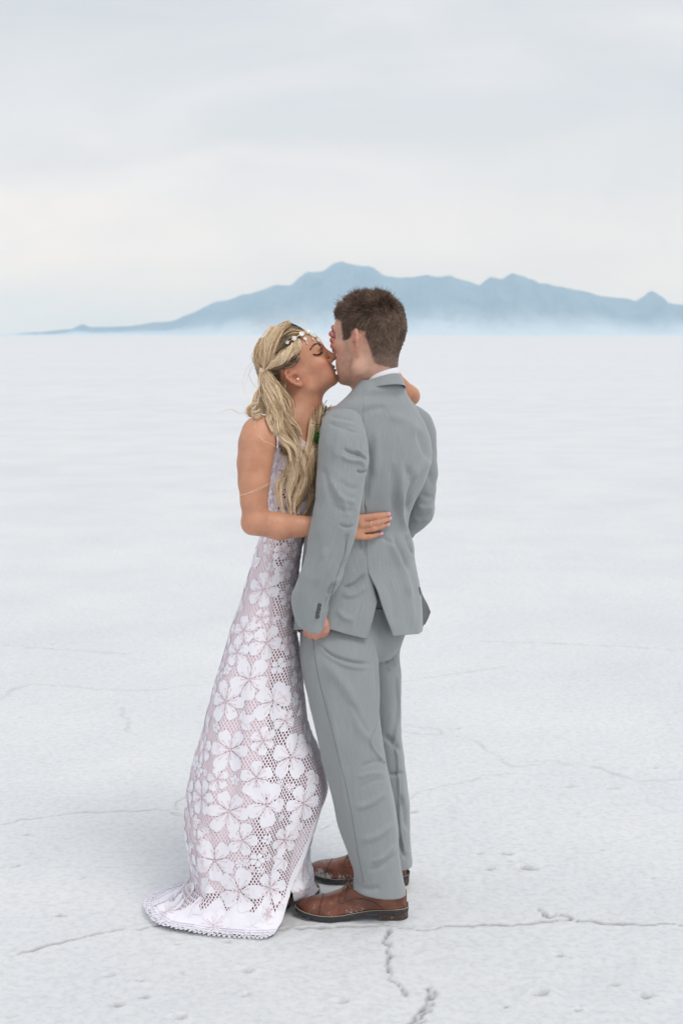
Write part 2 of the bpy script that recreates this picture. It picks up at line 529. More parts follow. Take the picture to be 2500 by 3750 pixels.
def make_ground():
    def axis(step0, inner, outer, growth):
        a = [0.0]; st = step0
        while a[-1] < outer:
            if a[-1] > inner: st *= growth
            a.append(a[-1] + st)
        return np.array(a)
    right = axis(0.0085, 1.75, 12500.0, 1.12)
    xs = np.concatenate([-right[:0:-1], right])
    fwd = axis(0.0085, 5.2, 10600.0, 1.035) + 2.75
    back = axis(0.05, 0.2, 600.0, 1.25)
    ys = np.concatenate([2.75 - back[:0:-1], fwd])
    X, Y = np.meshgrid(xs, ys, indexing='ij')
    x, y = X.ravel(), Y.ravel()
    z = np.zeros_like(x); dirt = np.zeros_like(x)
    near = np.nonzero((np.abs(x) < 9) & (y > 1.5) & (y < 28))[0]
    q = np.stack([x[near], y[near], np.zeros(len(near))], 1)
    wob = np.stack([vnoise(q * 9, 3), vnoise(q * 9, 5)], 1) * 0.022 + np.stack([vnoise(q * 34, 6), vnoise(q * 34, 8)], 1) * 0.009
    zz = 0.0026 * fbm(q * 2.6, 3, 21) + 0.0018 * fbm(q * 19, 3, 31) + 0.0011 * vnoise(q * 60, 40)
    dd = np.zeros(len(near))
    qq = q[:, :2] + wob
    cracks = [  # pixel polylines on the traced picture; width m, depth m, ridge m
        ([(0,2194),(60,2185),(130,2167),(220,2147),(350,2125),(500,2130),(640,2133),(700,2134),(780,2131),(900,2128),(1000,2127),(1100,2123),(1180,2116),(1240,2113),(1320,2115),(1450,2118),(1568,2121),(1750,2128)], .0055, .009, .007),
        ([(903,2130),(899,2150),(906,2180),(902,2210),(911,2240),(918,2262),(925,2285)], .0075, .014, .003),
        ([(980,2262),(968,2300),(950,2320),(935,2340),(918,2358),(900,2400)], .011, .008, .003),
        ([(990,2275),(975,2308),(958,2330),(938,2356)], .006, .008, .002),
        ([(-200,1925),(0,1893),(60,1882),(150,1870),(260,1860),(370,1862),(420,1875)], .007, .010, .007),
        ([(420,1875),(400,1850),(430,1830)], .006, .008, .004),
        ([(930,1832),(950,1822),(1040,1800),(1100,1785),(1195,1768)], .008, .010, .008),
        ([(900,1676),(1000,1685),(1060,1695),(1120,1720),(1195,1758),(1290,1755),(1380,1765),(1440,1785),(1568,1788),(1800,1800)], .012, .012, .012),
        ([(1195,1745),(1230,1750),(1270,1748),(1320,1760)], .014, .012, .012),
        ([(1235,2088),(1258,2103),(1275,2100),(1320,2113)], .007, .012, .008),
        ([(285,1620),(295,1650),(290,1685)], .016, .012, .008),
        ([(-200,1660),(0,1604),(50,1575),(120,1570),(230,1580),(350,1580),(480,1570)], .02, .014, .014),
        ([(930,1560),(1050,1545),(1160,1528)], .018, .012, .012),
        ([(735,1908),(770,1890)], .006, .008, .004),
        ([(1080,1470),(1300,1478),(1568,1490)], .02, .012, .012),
        ([(0,1478),(120,1490),(300,1500)], .02, .012, .012),
        ([(900,1660),(950,1665),(1005,1678),(1000,1690)], .012, .01, .008),
    ]
    for pl, w, dep, ridge in cracks:
        wp = np.array([PG(a * FS, b * FS)[:2] for a, b in pl])
        if len(wp) > 2: wp = catmull(wp, 5 * len(wp))
        lo, hi = wp.min(0) - 0.2, wp.max(0) + 0.2
        m = np.nonzero(((qq >= lo) & (qq <= hi)).all(1))[0]
        d, sd, al = polydist(qq[m], wp)
        vary = 0.55 + 0.45 * vnoise(np.stack([al * 23, al * 0, al * 0 + dep * 99], 1), 77)
        vary *= smooth01(al / .06) * smooth01((1 - al) / .06) * 0.9 + 0.1
        w = w * .62; wv = w * (0.55 + 0.7 * vary)
        g = np.exp(-(d / wv) ** 2)
        farr = 1 - .6 * smooth01((q[m][:, 1] - 4.0) / 1.6)
        zz[m] += farr * (-dep * vary * g) + farr * ridge * .5 * np.exp(-(d / (5.5 * w)) ** 2) * (1 + 0.45 * sd) * (0.75 + 0.5 * vnoise(q[m] * 14, 51)) * (1 - g)
        far = 1 - .78 * smooth01((q[m][:, 1] - 4.0) / 1.6)
        dd[m] = np.maximum(dd[m], g * (0.25 + 0.75 * np.clip(vary, 0, 1)) * far)
        zz[m] += 0
    pits = [(43,1991,1),(140,2100,.8),(245,2234,1.1),(270,2303,.9),(340,2246,.5),(343,2282,.8),(425,2233,.7),(427,2158,.7),(537,2163,.8),(568,2224,1),(583,2281,1),(790,2297,1.2),(405,2334,1.3),(418,2029,1.1),(205,2011,.6),(1155,1955,1.2),(1168,1975,.6),(1125,1992,.8),(1210,1990,1.1),(1110,1962,.7),(1385,1949,.6),(1290,2194,1),(1240,2281,1.7),(1410,2261,.9),(1497,2281,1),(1405,1810,1.6),(1300,1802,1.2),(1490,1759,1),(950,1860,1),(36,2333,.7),(330,1956,.5),(1320,2315,.7),(1090,2213,.4),(1170,2308,.4),(40,1650,1.2),(60,1915,.7),(1050,1673,1),(1500,2018,.6),(120,1478,1)]
    for a, b, s_ in pits:
        c = PG(a * FS, b * FS); r = 0.011 * s_
        m = np.nonzero(np.hypot(qq[:, 0] - c[0], qq[:, 1] - c[1]) < 5 * r)[0]
        d = np.hypot((qq[m, 0] - c[0]) / 1.35, qq[m, 1] - c[1])
        zz[m] += -0.017 * s_ * np.exp(-(d / r) ** 4) + 0.003 * s_ * np.exp(-((d - 1.7 * r) / r) ** 2)
        dd[m] = np.maximum(dd[m], 0.85 * np.exp(-(d / (0.8 * r)) ** 4))
    # trampled crust close to the couple: lower the sheet a little where feet and hem rest
    fade = smooth01((28 - y[near]) / 12) * smooth01((9 - np.abs(x[near])) / 3) * smooth01((y[near] - 1.5) / 0.5)
    z[near] = (zz - 0.004) * fade
    dirt[near] = dd * fade
    V = np.stack([x, y, z], 1)
    nx, ny = len(xs), len(ys)
    i, j = np.meshgrid(np.arange(nx - 1), np.arange(ny - 1), indexing='ij')
    F = np.stack([i * ny + j, (i + 1) * ny + j, (i + 1) * ny + j + 1, i * ny + j + 1], -1).reshape(-1, 4)
    m = Mat('salt_crust', (0.8, 0.8, 0.8), 0.75)
    n1 = m.noise(0.9, detail=5, rough=0.6)
    n2 = m.noise(45.0, detail=6, rough=0.7)
    n3 = m.noise(0.16, detail=4, rough=0.6, stretch=(0.35, 1.0, 1.0))
    c1 = m.ramp(n1.outputs['Fac'], [(0.34, (0.695, 0.710, 0.726)), (0.5, (0.725, 0.738, 0.752)), (0.68, (0.760, 0.769, 0.778))])
    c3 = m.ramp(n3.outputs['Fac'], [(0.36, (0.975, 0.978, 0.98)), (0.6, (1, 1, 1))])
    mx = m.mix(1.0, c1.outputs[0], c3.outputs[0], 'MULTIPLY')
    c2 = m.ramp(n2.outputs['Fac'], [(0.3, (0.84, 0.845, 0.85)), (0.55, (1, 1, 1))])
    mx2 = m.mix(1.0, mx.outputs[0], c2.outputs[0], 'MULTIPLY')
    at = m.attr('dirt')
    mx3 = m.mix(at.outputs['Fac'], mx2.outputs[0], (0.20, 0.20, 0.205))
    m.base(mx3.outputs[0])
    n4 = m.noise(220.0, detail=4, rough=0.75)
    ad = m.node('ShaderNodeMath', operation='ADD')
    m.link(n2.outputs['Fac'], ad.inputs[0]); m.link(n4.outputs['Fac'], ad.inputs[1])
    m.bump(ad.outputs[0], 0.4, 0.004)
    o = mesh_obj('salt_flat', V, F, m.m, attrs={'dirt': dirt})
    tag(o, 'flat white salt crust ground with thin cracks and small dark pits', kind='structure')
    return o

def make_mountains():
    sil = [(-700,768),(-300,767),(0,767),(100,762),(170,755),(190,744),(210,752),(300,747),(400,735),(440,722),(490,695),(545,683),(590,668),(635,653),(670,652),(705,624),(740,623),(765,604),(785,600),(820,612),(850,613),(880,628),(915,638),(950,635),(980,628),(1010,638),(1035,632),(1070,645),(1100,655),(1125,636),(1150,640),(1175,627),(1200,633),(1240,650),(1290,658),(1330,665),(1380,682),(1430,684),(1460,692),(1495,668),(1515,682),(1530,695),(1568,700),(1700,690),(1850,712),(2050,700),(2300,735),(2450,767)]
    D = 9000.0
    pts = np.array([tuple(P(a * FS, b * FS, D)) for a, b in sil])
    n = 900
    xs = np.linspace(pts[0, 0], pts[-1, 0], n)
    H = np.interp(xs, pts[:, 0], pts[:, 2])
    H = np.maximum(H + 7 * fbm(np.stack([xs / 90, xs * 0, xs * 0], 1), 4, 5) * np.clip(H / 120, 0, 1), -2)
    prof = [(-1.0, -0.03), (-0.86, 0.0), (-0.72, 0.07), (-0.5, 0.24), (-0.3, 0.52), (-0.14, 0.82), (0, 1.0), (0.2, 0.7), (0.6, 0.25), (1.0, -0.03)]
    s = np.linspace(-1, 1, 110)
    pr = interp_rows([p[0] for p in prof], np.array([p[1] for p in prof]), s)
    X, S = np.meshgrid(xs, s, indexing='ij')
    Hh = np.repeat(H[:, None], len(s), 1)
    width = 700 + 2.0 * Hh
    Y = D + S * width
    q = np.stack([X.ravel() / 260, Y.ravel() / 420, 0 * X.ravel()], 1)
    rid = (1 - np.abs(fbm(q, 5, 9, 0.55))).reshape(X.shape) - 0.6
    slope = np.clip(pr, 0, 1)[None] * (1 - np.clip(pr, 0, 1)[None]) * 4
    Z = Hh * pr[None] + rid * slope * Hh * 0.38
    V = np.stack([X, Y, Z - 1.0], -1).reshape(-1, 3)
    nr = len(s)
    i, j = np.meshgrid(np.arange(n - 1), np.arange(nr - 1), indexing='ij')
    F = np.stack([i * nr + j, (i + 1) * nr + j, (i + 1) * nr + j + 1, i * nr + j + 1], -1).reshape(-1, 4)
    hz = V[:, 2] + 22 * fbm(V / np.array([300, 500, 200.0]), 4, 61)
    m = Mat('mountain_rock', (0.09, 0.085, 0.08), 0.95)
    nz = m.noise(0.006, detail=6, rough=0.65)
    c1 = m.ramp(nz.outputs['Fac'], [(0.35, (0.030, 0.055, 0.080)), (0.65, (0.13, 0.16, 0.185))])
    at = m.attr('foot_mist')
    mx = m.mix(at.outputs['Fac'], c1.outputs[0], (0.82, 0.81, 0.80))   # pale foot: ground mist painted into the rock colour
    m.base(mx.outputs[0])
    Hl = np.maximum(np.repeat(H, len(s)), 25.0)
    foot_mist = .85 * smooth01((.52 - hz / Hl) / .55)
    o = mesh_obj('mountain_range', V, F, m.m, attrs={'foot_mist': foot_mist})
    tag(o, 'long bare mountain range far across the salt flat, fading blue', kind='structure')

def make_haze():
    x, y0, y1, z0, z1 = 16500.0, -1500.0, HAZE_FAR, -45.0, HAZE_TOP
    v = [(-x, y0, z0), (x, y0, z0), (x, y1, z0), (-x, y1, z0), (-x, y0, z1), (x, y0, z1), (x, y1, z1), (-x, y1, z1)]
    f = [(0, 3, 2, 1), (4, 5, 6, 7), (0, 1, 5, 4), (1, 2, 6, 5), (2, 3, 7, 6), (3, 0, 4, 7)]
    mt = bpy.data.materials.new('haze_air'); mt.use_nodes = True
    nt = mt.node_tree; nt.nodes.remove(nt.nodes['Principled BSDF'])
    pv = nt.nodes.new('ShaderNodeVolumePrincipled')
    pv.inputs['Color'].default_value = (0.66, 0.86, 1.0, 1)
    pv.inputs['Density'].default_value = HAZE_D
    pv.inputs['Anisotropy'].default_value = 0.0
    nt.links.new(pv.outputs[0], nt.nodes['Material Output'].inputs['Volume'])
    o = mesh_obj('haze', v, f, mt, smooth=False)
    tag(o, 'thin pale haze between the couple and the mountains', kind='stuff')

make_ground()
make_mountains()
make_haze()
# ================================================================== PEOPLE
# ---- shared materials
def suit_material(name, uvscale):
    m = Mat(name, (0.30, 0.33, 0.34), 0.82, Sheen_Weight=0.25, Sheen_Roughness=0.5)
    uv = m.node('ShaderNodeUVMap')
    mp = m.node('ShaderNodeMapping'); mp.inputs['Scale'].default_value = uvscale
    m.link(uv.outputs[0], mp.inputs[0])
    nz = m.node('ShaderNodeTexNoise'); nz.inputs['Scale'].default_value = 1.0; nz.inputs['Detail'].default_value = 3.0
    m.link(mp.outputs[0], nz.inputs['Vector'])
    r = m.ramp(nz.outputs['Fac'], [(0.30, (0.250, 0.276, 0.287)), (0.5, (0.279, 0.306, 0.316)), (0.70, (0.309, 0.337, 0.346))])
    n2 = m.noise(900.0, detail=2)
    r2 = m.ramp(n2.outputs['Fac'], [(0.3, (0.82, 0.82, 0.83)), (0.7, (1.10, 1.09, 1.08))])
    mx = m.mix(1.0, r.outputs[0], r2.outputs[0], 'MULTIPLY')
    m.base(mx.outputs[0])
    m.bump(nz.outputs['Fac'], 0.10, 0.0006)
    return m.m

def skin_material(name, base, flush, dark=None):
    m = Mat(name, base, 0.46)
    m.b.inputs['Subsurface Weight'].default_value = 0.22
    m.b.inputs['Subsurface Radius'].default_value = (0.9, 0.35, 0.2)
    m.b.inputs['Subsurface Scale'].default_value = 0.006
    m.b.inputs['Specular IOR Level'].default_value = 0.35
    nz = m.noise(22.0, detail=6, rough=0.65)
    r = m.ramp(nz.outputs['Fac'], [(0.30, (base[0] * .86, base[1] * .78, base[2] * .76)), (0.52, base), (0.74, tuple(min(1, c * 1.12) for c in base))])
    fl = m.attr('flush')
    mx = m.mix(fl.outputs['Fac'], r.outputs[0], flush)
    n3 = m.noise(120.0, detail=3)
    tn = m.attr('tint')                       # rgb tint with its own strength in a second layer
    ts = m.attr('tint_amount')
    mx2 = m.mix(ts.outputs['Fac'], mx.outputs[0], (0.1, 0.1, 0.1))
    m.link(tn.outputs['Color'], mx2.inputs[2])
    m.base(mx2.outputs[0])
    m.bump(n3.outputs['Fac'], 0.12, 0.0014)
    return m.m

def strand_material(name, rough=0.42):
    m = Mat(name, (0.3, 0.2, 0.1), rough, Specular_IOR_Level=0.4)
    at = m.attr('tone'); m.base(at.outputs['Color'])
    return m.m

M_NAIL = Mat('pink_nail_polish', (0.90, 0.34, 0.43), 0.22, Coat_Weight=0.6).m
M_GOLD = Mat('gold', (0.80, 0.60, 0.30), 0.28, Metallic=1.0).m
M_SILVER = Mat('pale_gold', (0.86, 0.80, 0.72), 0.2, Metallic=1.0).m

# ---- head in local coordinates: origin between the ear canals, x forward, y left, z up
class Head:
    def __init__(self, origin, fwd, up, s=1.0):
        self.o = np.array(origin, float)
        f = np.array(fwd, float); f /= np.linalg.norm(f)
        l = np.cross(np.array(up, float), f); l /= np.linalg.norm(l)
        u = np.cross(f, l)
        self.M = np.stack([f, l, u]); self.s = s
    def w(self, x, y, z):
        return self.o + self.s * (x * self.M[0] + y * self.M[1] + z * self.M[2])
    def local(self, V):
        return ((np.asarray(V) - self.o) @ self.M.T) / self.s
    def E(self, S, c, r, k=0.012, mode='add', rot=None):
        M = self.M if rot is None else rot @ self.M
        S.ell(self.w(*c), np.array(r) * self.s, M, k * self.s, mode)
    def C(self, S, a, b, ra, rb, k=0.012, mode='add', squash=None):
        S.cone(self.w(*a), self.w(*b), ra * self.s, rb * self.s, k * self.s, mode, squash)

def rotz(a):
    c, s = math.cos(a), math.sin(a)
    return np.array([[c, s, 0], [-s, c, 0], [0, 0, 1.0]])
def roty(a):
    c, s = math.cos(a), math.sin(a)
    return np.array([[c, 0, s], [0, 1, 0], [-s, 0, c]])

def build_head(S, H, male=False, lips=1.0):
    st = 1.32 if male else 1.0                 # a man's longer lower face
    def low(p): return (p[0], p[1], p[2] if p[2] > .03 else .03 + (p[2] - .03) * st)
    E, C = (lambda c, *a, **k: H.E(S, c, *a, **k)), (lambda a, b, *r, **k: H.C(S, a, b, *r, **k))
    LE, LC = (lambda c, *a, **k: H.E(S, low(c), *a, **k)), (lambda a, b, *r, **k: H.C(S, low(a), low(b), *r, **k))
    E((.010, 0, .055), (.094, .074, .074), k=.02)                 # cranium
    E((-.022, 0, .040), (.068, .070, .066), k=.03)                # back of the skull
    E((.045, 0, .010), (.051, .061, .070), k=.03)                 # upper face
    LE((.060, 0, -.030), (.040, .044, .040 * st), k=.02)          # muzzle base
    w = .057 if male else .050
    jz = -.066 if male else -.052
    cz = -.090 if male else -.0585
    cx = .005 if male else 0
    for sgn in (1, -1):
        C((.016, sgn * w, jz), (.080 + cx, sgn * .013, cz - (.002 if male else -.001)), .017, .016 if male else .0125, k=.022)   # jaw line
        C((.014, sgn * (w - .002), jz + .005), (.008, sgn * .053, -.005), .017, .018, k=.025)
        E((.072, sgn * .046, -.002), (.022, .018, .015), k=.02)    # cheekbone
        LE((.062, sgn * .038, -.034), (.030, .019, .030 * st), k=.02)   # cheek
        E((.087, sgn * .024, .043), (.012, .024, .009), k=.014)    # brow
    E((.042, 0, -.064 if male else -.046), (.048, .046, .034 if male else .024), k=.025)
    E((.0875 + cx, 0, cz), (.016, .021, .016) if male else (.0118, .0135, .0120), k=.014)       # chin
    for sgn in (1, -1):
        E((.1015, sgn * .031, .025), (.012, .016, .010), k=.012, mode='sub')   # eye socket
        E((.0795, sgn * .033, .025), (.0130, .0150, .0125), k=.004)            # closed eye
    LC((.0955, 0, .034), (.1150, 0, .0015), .0078, .0082, k=.010)  # nose
    LE((.1155, 0, -.0045), (.0092, .0092, .0085), k=.007)
    for sgn in (1, -1):
        LE((.1035, sgn * .0125, -.008), (.0105, .0068, .0075), k=.005)
        LE((.1085, sgn * .0065, -.0150), (.005, .0032, .0028), k=.003, mode='sub')
    LE((.0855, 0, -.036), (.016, .026, .020 * st), k=.014)          # lip mound
    LE((.0985, 0, -.0285), (.0075 * lips, .019, .0052), k=.004)
    LE((.0970, 0, -.0395), (.0075 * lips, .017, .0058), k=.004)
    LE((.106, 0, -.0338), (.010, .022, .0011), k=.003, mode='sub') # line between the lips
    LE((.0985, 0, -.0475), (.006, .016, .0045), k=.008, mode='sub') # hollow above the chin

def build_ear(S, H, sgn, c=(-.006, .074, .004), s=1.0, flare=0.45, tilt=-0.18, bowl=1.0):
    """Ear as curled rim, plate, hollow and lobe."""
    cx, cy, cz = c
    def e(u, v, w):      # u forward, v up, w outward from the head
        u2 = u * math.cos(tilt) + v * math.sin(tilt); v2 = -u * math.sin(tilt) + v * math.cos(tilt)
        back = -u2
        return (cx + u2 * s * math.cos(flare), sgn * (cy + w * s + back * s * math.sin(flare)), cz + v2 * s)
    def C(a, b, ra, rb, k=.003, mode='add'): H.C(S, e(*a), e(*b), ra * s, rb * s, k * s, mode)
    rim = [(.010, .012, .0), (.007, .026, .002), (-.004, .031, .004), (-.014, .024, .006), (-.018, .010, .006), (-.015, -.006, .005), (-.009, -.018, .003), (-.001, -.027, .001), (.006, -.026, .0), (.009, -.016, -.001)]
    rad = [.0035, .0042, .0046, .0048, .0046, .0042, .0045, .0058, .0056, .0045]
    for i in range(len(rim) - 1): C(rim[i], rim[i + 1], rad[i], rad[i + 1])
    C((.0, .012, -.003), (.001, -.014, -.003), .0135, .0095, k=.004)    # plate (behind the rim)
    C((-.008, .014, .0035), (-.009, -.004, .0035), .0032, .003)         # inner fold
    C((-.002, .018, .003), (-.008, .014, .0035), .0028, .0032)
    H.E(S, e(.002, -.003, .008), np.array((.0085, .010, .0095)) * s * bowl, k=.003, mode='sub')   # bowl
    C((.010, -.002, .002), (.010, -.007, .003), .0036, .0034, k=.003)   # tragus
    return e

def short_tuft(mb, root, d, n, length, r0, col, bend, segs=3):
    pts = [np.array(root)]
    dirv = np.array(d, float)
    for q in range(segs):
        dirv = dirv + bend; dirv /= np.linalg.norm(dirv)
        pts.append(pts[-1] + dirv * length / segs)
    rad = r0 * np.linspace(1, 0.15, segs + 1)
    v, f = tube(pts, rad, 3, cap=False)
    mb.add(v, f, col)

def surface_samples(V, F, mask, n, rng):
    """Random points on the faces whose vertices are all in mask: points, normals, face index."""
    fm = np.nonzero(mask[F].all(1))[0]
    a, b, c = V[F[fm, 0]], V[F[fm, 1]], V[F[fm, 2]]; d = V[F[fm, 3]]
    nr = np.cross(c - a, d - b); ar = np.linalg.norm(nr, axis=1)
    p = ar / ar.sum()
    pick = rng.choice(len(fm), n, p=p)
    u, w = rng.random(n)[:, None], rng.random(n)[:, None]
    pt = (a[pick] * (1 - u) + b[pick] * u) * (1 - w) + (d[pick] * (1 - u) + c[pick] * u) * w
    return pt, nr[pick] / (ar[pick][:, None] + 1e-15)

def in_poly(q, poly):
    q = np.asarray(q); poly = np.asarray(poly, float)
    x, y = q[:, 0], q[:, 1]; r = np.zeros(len(q), bool)
    j = len(poly) - 1
    for i in range(len(poly)):
        xi, yi = poly[i]; xj, yj = poly[j]
        c = ((yi > y) != (yj > y)) & (x < (xj - xi) * (y - yi) / (yj - yi + 1e-12) + xi)
        r ^= c; j = i
    return r

def soft_mask(V, F, mask, it=3):
    m = mask.astype(float)[:, None]
    return laplace(np.repeat(m, 3, 1), F, it, 0.6)[:, 0]

def uv_from(nrow, ncol, su, sv):
    jj, ii = np.meshgrid(np.linspace(0, 1, ncol), np.linspace(0, 1, nrow))
    return np.stack([jj.ravel() * su, ii.ravel() * sv], 1)

def solidify(o, th, offset=-1.0):
    md = o.modifiers.new('thickness', 'SOLIDIFY'); md.thickness = th; md.offset = offset
# ------------------------------------------------------------------ the man in the grey suit
M_SUIT = suit_material('grey_suit_cloth', (900, 12, 1))
M_SUIT_DARK = Mat('suit_seam_thread', (0.15, 0.16, 0.163), 0.9).m
M_SHIRT = Mat('white_shirt_cotton', (0.80, 0.80, 0.86), 0.8).m
M_SKIN_M = skin_material('fair_skin', (0.60, 0.355, 0.265), (0.60, 0.22, 0.17))
GH = Head((P(1363, 1256, 4.135)), (-math.cos(math.radians(28)), math.sin(math.radians(28)), -0.05), (-0.045, 0.024, 1), 1.06)
G_SCALP = [(1150,1040),(1560,1040),(1530,1270),(1470,1352),(1440,1350),(1400,1340),(1372,1331),(1362,1308),(1355,1280),(1345,1246),(1332,1228),(1316,1221),(1310,1206),(1297,1206),(1290,1222),(1278,1240),(1262,1246),(1256,1244),(1255,1215),(1251,1190),(1257,1166),(1243,1162),(1232,1166),(1200,1160)]
G_BEARD = [(1262,1240),(1276,1255),(1282,1290),(1290,1330),(1290,1380),(1284,1404),(1240,1400),(1215,1370),(1215,1335),(1232,1325),(1246,1300),(1262,1275)]

def make_groom():
    global G_BODY
    x0, x1 = -.16, .34
    S = SDF(grid_axis([(x0, .003), (x1,)]), grid_axis([(3.86, .003), (4.46,)]), grid_axis([(0.04, .007), (.78, .003), (.93, .007), (1.40, .0026), (1.84,)]))
    build_head(S, GH, male=True)
    build_ear(S, GH, 1, (.008, .0785, .001), 1.10, .80, -.08, .75)
    build_ear(S, GH, -1, (.008, .0785, .001), 1.10, .80, -.08, .75)
    # neck and trunk
    nb = np.array(P(1385, 1430, 4.16))
    S.cone(GH.w(-.022, 0, -.005), nb, .056, .052, k=.03)
    S.cone(GH.w(.030, 0, -.055), nb + np.array([-.02, .01, -.02]), .036, .05, k=.03)
    ch = np.array(P(1375, 1640, 4.15)); be = np.array(P(1310, 1960, 4.15)); pe = np.array(P(1290, 2260, 4.15))
    S.cone(nb, ch, .046, .085, k=.03); S.cone(ch, be, .085, .068, k=.04); S.cone(be, pe, .068, .070, k=.04)
    # near arm: shoulder, elbow, wrist, hand into the pocket
    sh = np.array(P(1265, 1585, 4.01)); el = np.array(P(1228, 1900, 3.945)); wr = np.array(P(1150, 2255, 3.965))
    S.cone(ch + np.array([0, 0, .06]), sh, .045, .034, k=.02)
    S.chain([sh, el, wr], [.038, .033, .027], k=.02)
    kn = [P(1122, 2314, 4.035), P(1138, 2326, 4.022), P(1158, 2329, 4.010), P(1176, 2320, 4.004)]
    for i, q in enumerate(kn):
        base = wr + np.array([-.018 + .013 * i, .004, .004])
        S.cone(base, q, .0155, .0105, k=.010)
        q2 = np.array(q) + np.array([.004, .050, -.045]); q3 = q2 + np.array([.0, .015, -.030])
        S.chain([np.array(q), q2, q3], [.0102, .0088, .0075], k=.003)
    th0 = np.array(P(1183, 2285, 3.975)); th1 = np.array(P(1190, 2304, 3.985)); th2 = np.array(P(1184, 2322, 4.02))
    S.chain([wr, th0, th1, th2], [.022, .015, .012, .010], k=.008)
    # far arm: bent, hand in the other pocket
    sh2 = np.array(P(1532, 1565, 4.237)); el2 = np.array(P(1538, 1858, 4.284)); wr2 = np.array(P(1397, 2055, 4.43))
    S.cone(ch + np.array([0, 0, .06]), sh2, .06, .030, k=.03)
    S.chain([sh2, el2, wr2], [.030, .029, .025], k=.015)
    for i in range(4):
        q = wr2 + np.array([-.03 + .014 * i, -.01 + .006 * i, -.075])
        S.cone(wr2 + np.array([-.015 + .01 * i, 0, -.005]), q, .014, .010, k=.008)
        S.chain([q, q + np.array([-.004, -.02, -.035]), q + np.array([-.004, -.035, -.05])], [.0095, .0085, .0075], k=.003)
    S.chain([wr2, wr2 + np.array([.03, -.03, -.03]), wr2 + np.array([.02, -.035, -.07])], [.017, .012, .009], k=.008)
    # legs and feet inside trousers and shoes
    S.chain([np.array(P(1245, 2300, 4.09)), np.array(P(1300, 2790, 4.06)), np.array(P(1390, 3230, 4.07)), np.array(P(1410, 3285, 4.066))], [.075, .050, .038, .034], k=.03)
    S.chain([np.array(P(1375, 2290, 4.2)), np.array(P(1417, 2790, 4.275)), np.array(P(1440, 3150, 4.32)), np.array(P(1440, 3215, 4.33))], [.05, .036, .030, .030], k=.03)
    V, F = S.mesh()
    V = laplace(V, F, 1, 0.4)
    Lc = GH.local(V)
    head = (V[:, 2] > 1.5) & (np.abs(Lc[:, 1]) < .12)
    mir = GH.o + GH.s * (np.stack([Lc[:, 0], np.abs(Lc[:, 1]), Lc[:, 2]], 1) @ GH.M)
    pm = project(mir)
    ear = (np.abs(Lc[:, 1]) > .0735) & (Lc[:, 0] > -.018) & (Lc[:, 0] < .034) & (Lc[:, 2] < .037)
    scalp = in_poly(pm, G_SCALP) & head & ~ear & (Lc[:, 0] < .106)
    scalp &= ~((Lc[:, 0] > .080) & (Lc[:, 2] < .085))
    beard = (in_poly(pm, G_BEARD) & head & (Lc[:, 2] < .01) & ~ear)
    fl = np.zeros(len(V))
    fl = np.maximum(fl, .5 * soft_mask(V, F, (np.abs(Lc[:, 1]) > .081) & ear, 2))
    fl = np.maximum(fl, 0.35 * smooth01(1.4 * (0.045 - np.linalg.norm(Lc - np.array([.085, .04, -.012]), axis=1)) / .045) * head)
    fl = np.maximum(fl, 0.42 * ((V[:, 2] < 1.0) & (V[:, 2] > .8)))
    ts = soft_mask(V, F, scalp, 3) * 0.75
    tb = soft_mask(V, F, beard, 6) * (0.22 + 0.16 * vnoise(V * 260, 3))
    edge_fade = soft_mask(V, F, scalp, 14)
    tint = np.where((ts >= tb)[:, None], np.array([.12, .086, .07]), np.array([.13, .085, .07]))
    lip = np.exp(-(((Lc - np.array([.105, 0, -.054])) / np.array([.012, .02, .010])) ** 2).sum(1)) * head
    tint[lip > .45] = (.50, .19, .16)
    amt = np.maximum(np.maximum(ts, tb), np.where(lip > .45, .7, 0))
    body = mesh_obj('person', V, F, M_SKIN_M, attrs={'flush': fl, 'tint': tint, 'tint_amount': amt})
    tag(body, 'person in a light grey suit seen from behind, one hand in trouser pocket, kissing', 'person')
    # hair: short, longer and tousled on top
    hm = MB()
    rng = np.random.default_rng(5)
    Nn = vnormals(V, F)
    n = 20000
    pt, nr = surface_samples(V, F, scalp, n, rng)
    hb = bvh_of(V, F[scalp[F].all(1)]); fidx = np.nonzero(scalp[F].all(1))[0]
    fade = np.array([edge_fade[F[fidx[hb.find_nearest(Vector(p))[2]]]].mean() for p in pt])
    fade = smooth01((fade - .45) / .5)
    nr = np.where(((pt - GH.o) * nr).sum(1)[:, None] < 0, -nr, nr)
    lc = GH.local(pt)
    f, l, u = GH.M
    topw = smooth01((lc[:, 2] - .045 - .12 * np.clip(-lc[:, 0], -.05, .1)) / .075)
    crown_pt = np.array([-.055, 0, .105])
    nz1 = vnoise(lc * 75, 4); nz2 = vnoise(lc * 75, 9); nz3 = vnoise(lc * 40, 12)
    for i in range(n):
        t = topw[i]; rad = lc[i] - crown_pt
        away = rad[0] * f + rad[1] * l + rad[2] * u; away /= np.linalg.norm(away) + 1e-9
        nn = nr[i]
        away = away - nn * (away @ nn)
        fw = f * .55 + away * .3 if lc[i, 0] > .02 else away
        dt = nn * (1.0 + .25 * nz3[i]) + fw * (.40 + .55 * nz1[i]) + l * (.75 * nz2[i]) + rng.normal(0, .11, 3)
        ds = nn * .24 + away * .75 - u * .35 + l * .15 * nz2[i] + rng.normal(0, .10, 3)
        d = dt * t + ds * (1 - t)
        ln = t * (.007 + .0115 * (.7 + .6 * rng.random())) + (1 - t) * (.0045 + .0080 * smooth01((lc[i, 2] + .05) / .09) * (.7 + .6 * rng.random()))
        if lc[i, 0] > .085: ln *= .85
        ln *= 1 + t * (.55 * vnoise(lc[i:i + 1] * 95, 44)[0] + (.5 if rng.random() < .06 else 0))
        d /= np.linalg.norm(d)
        side = 1 - t
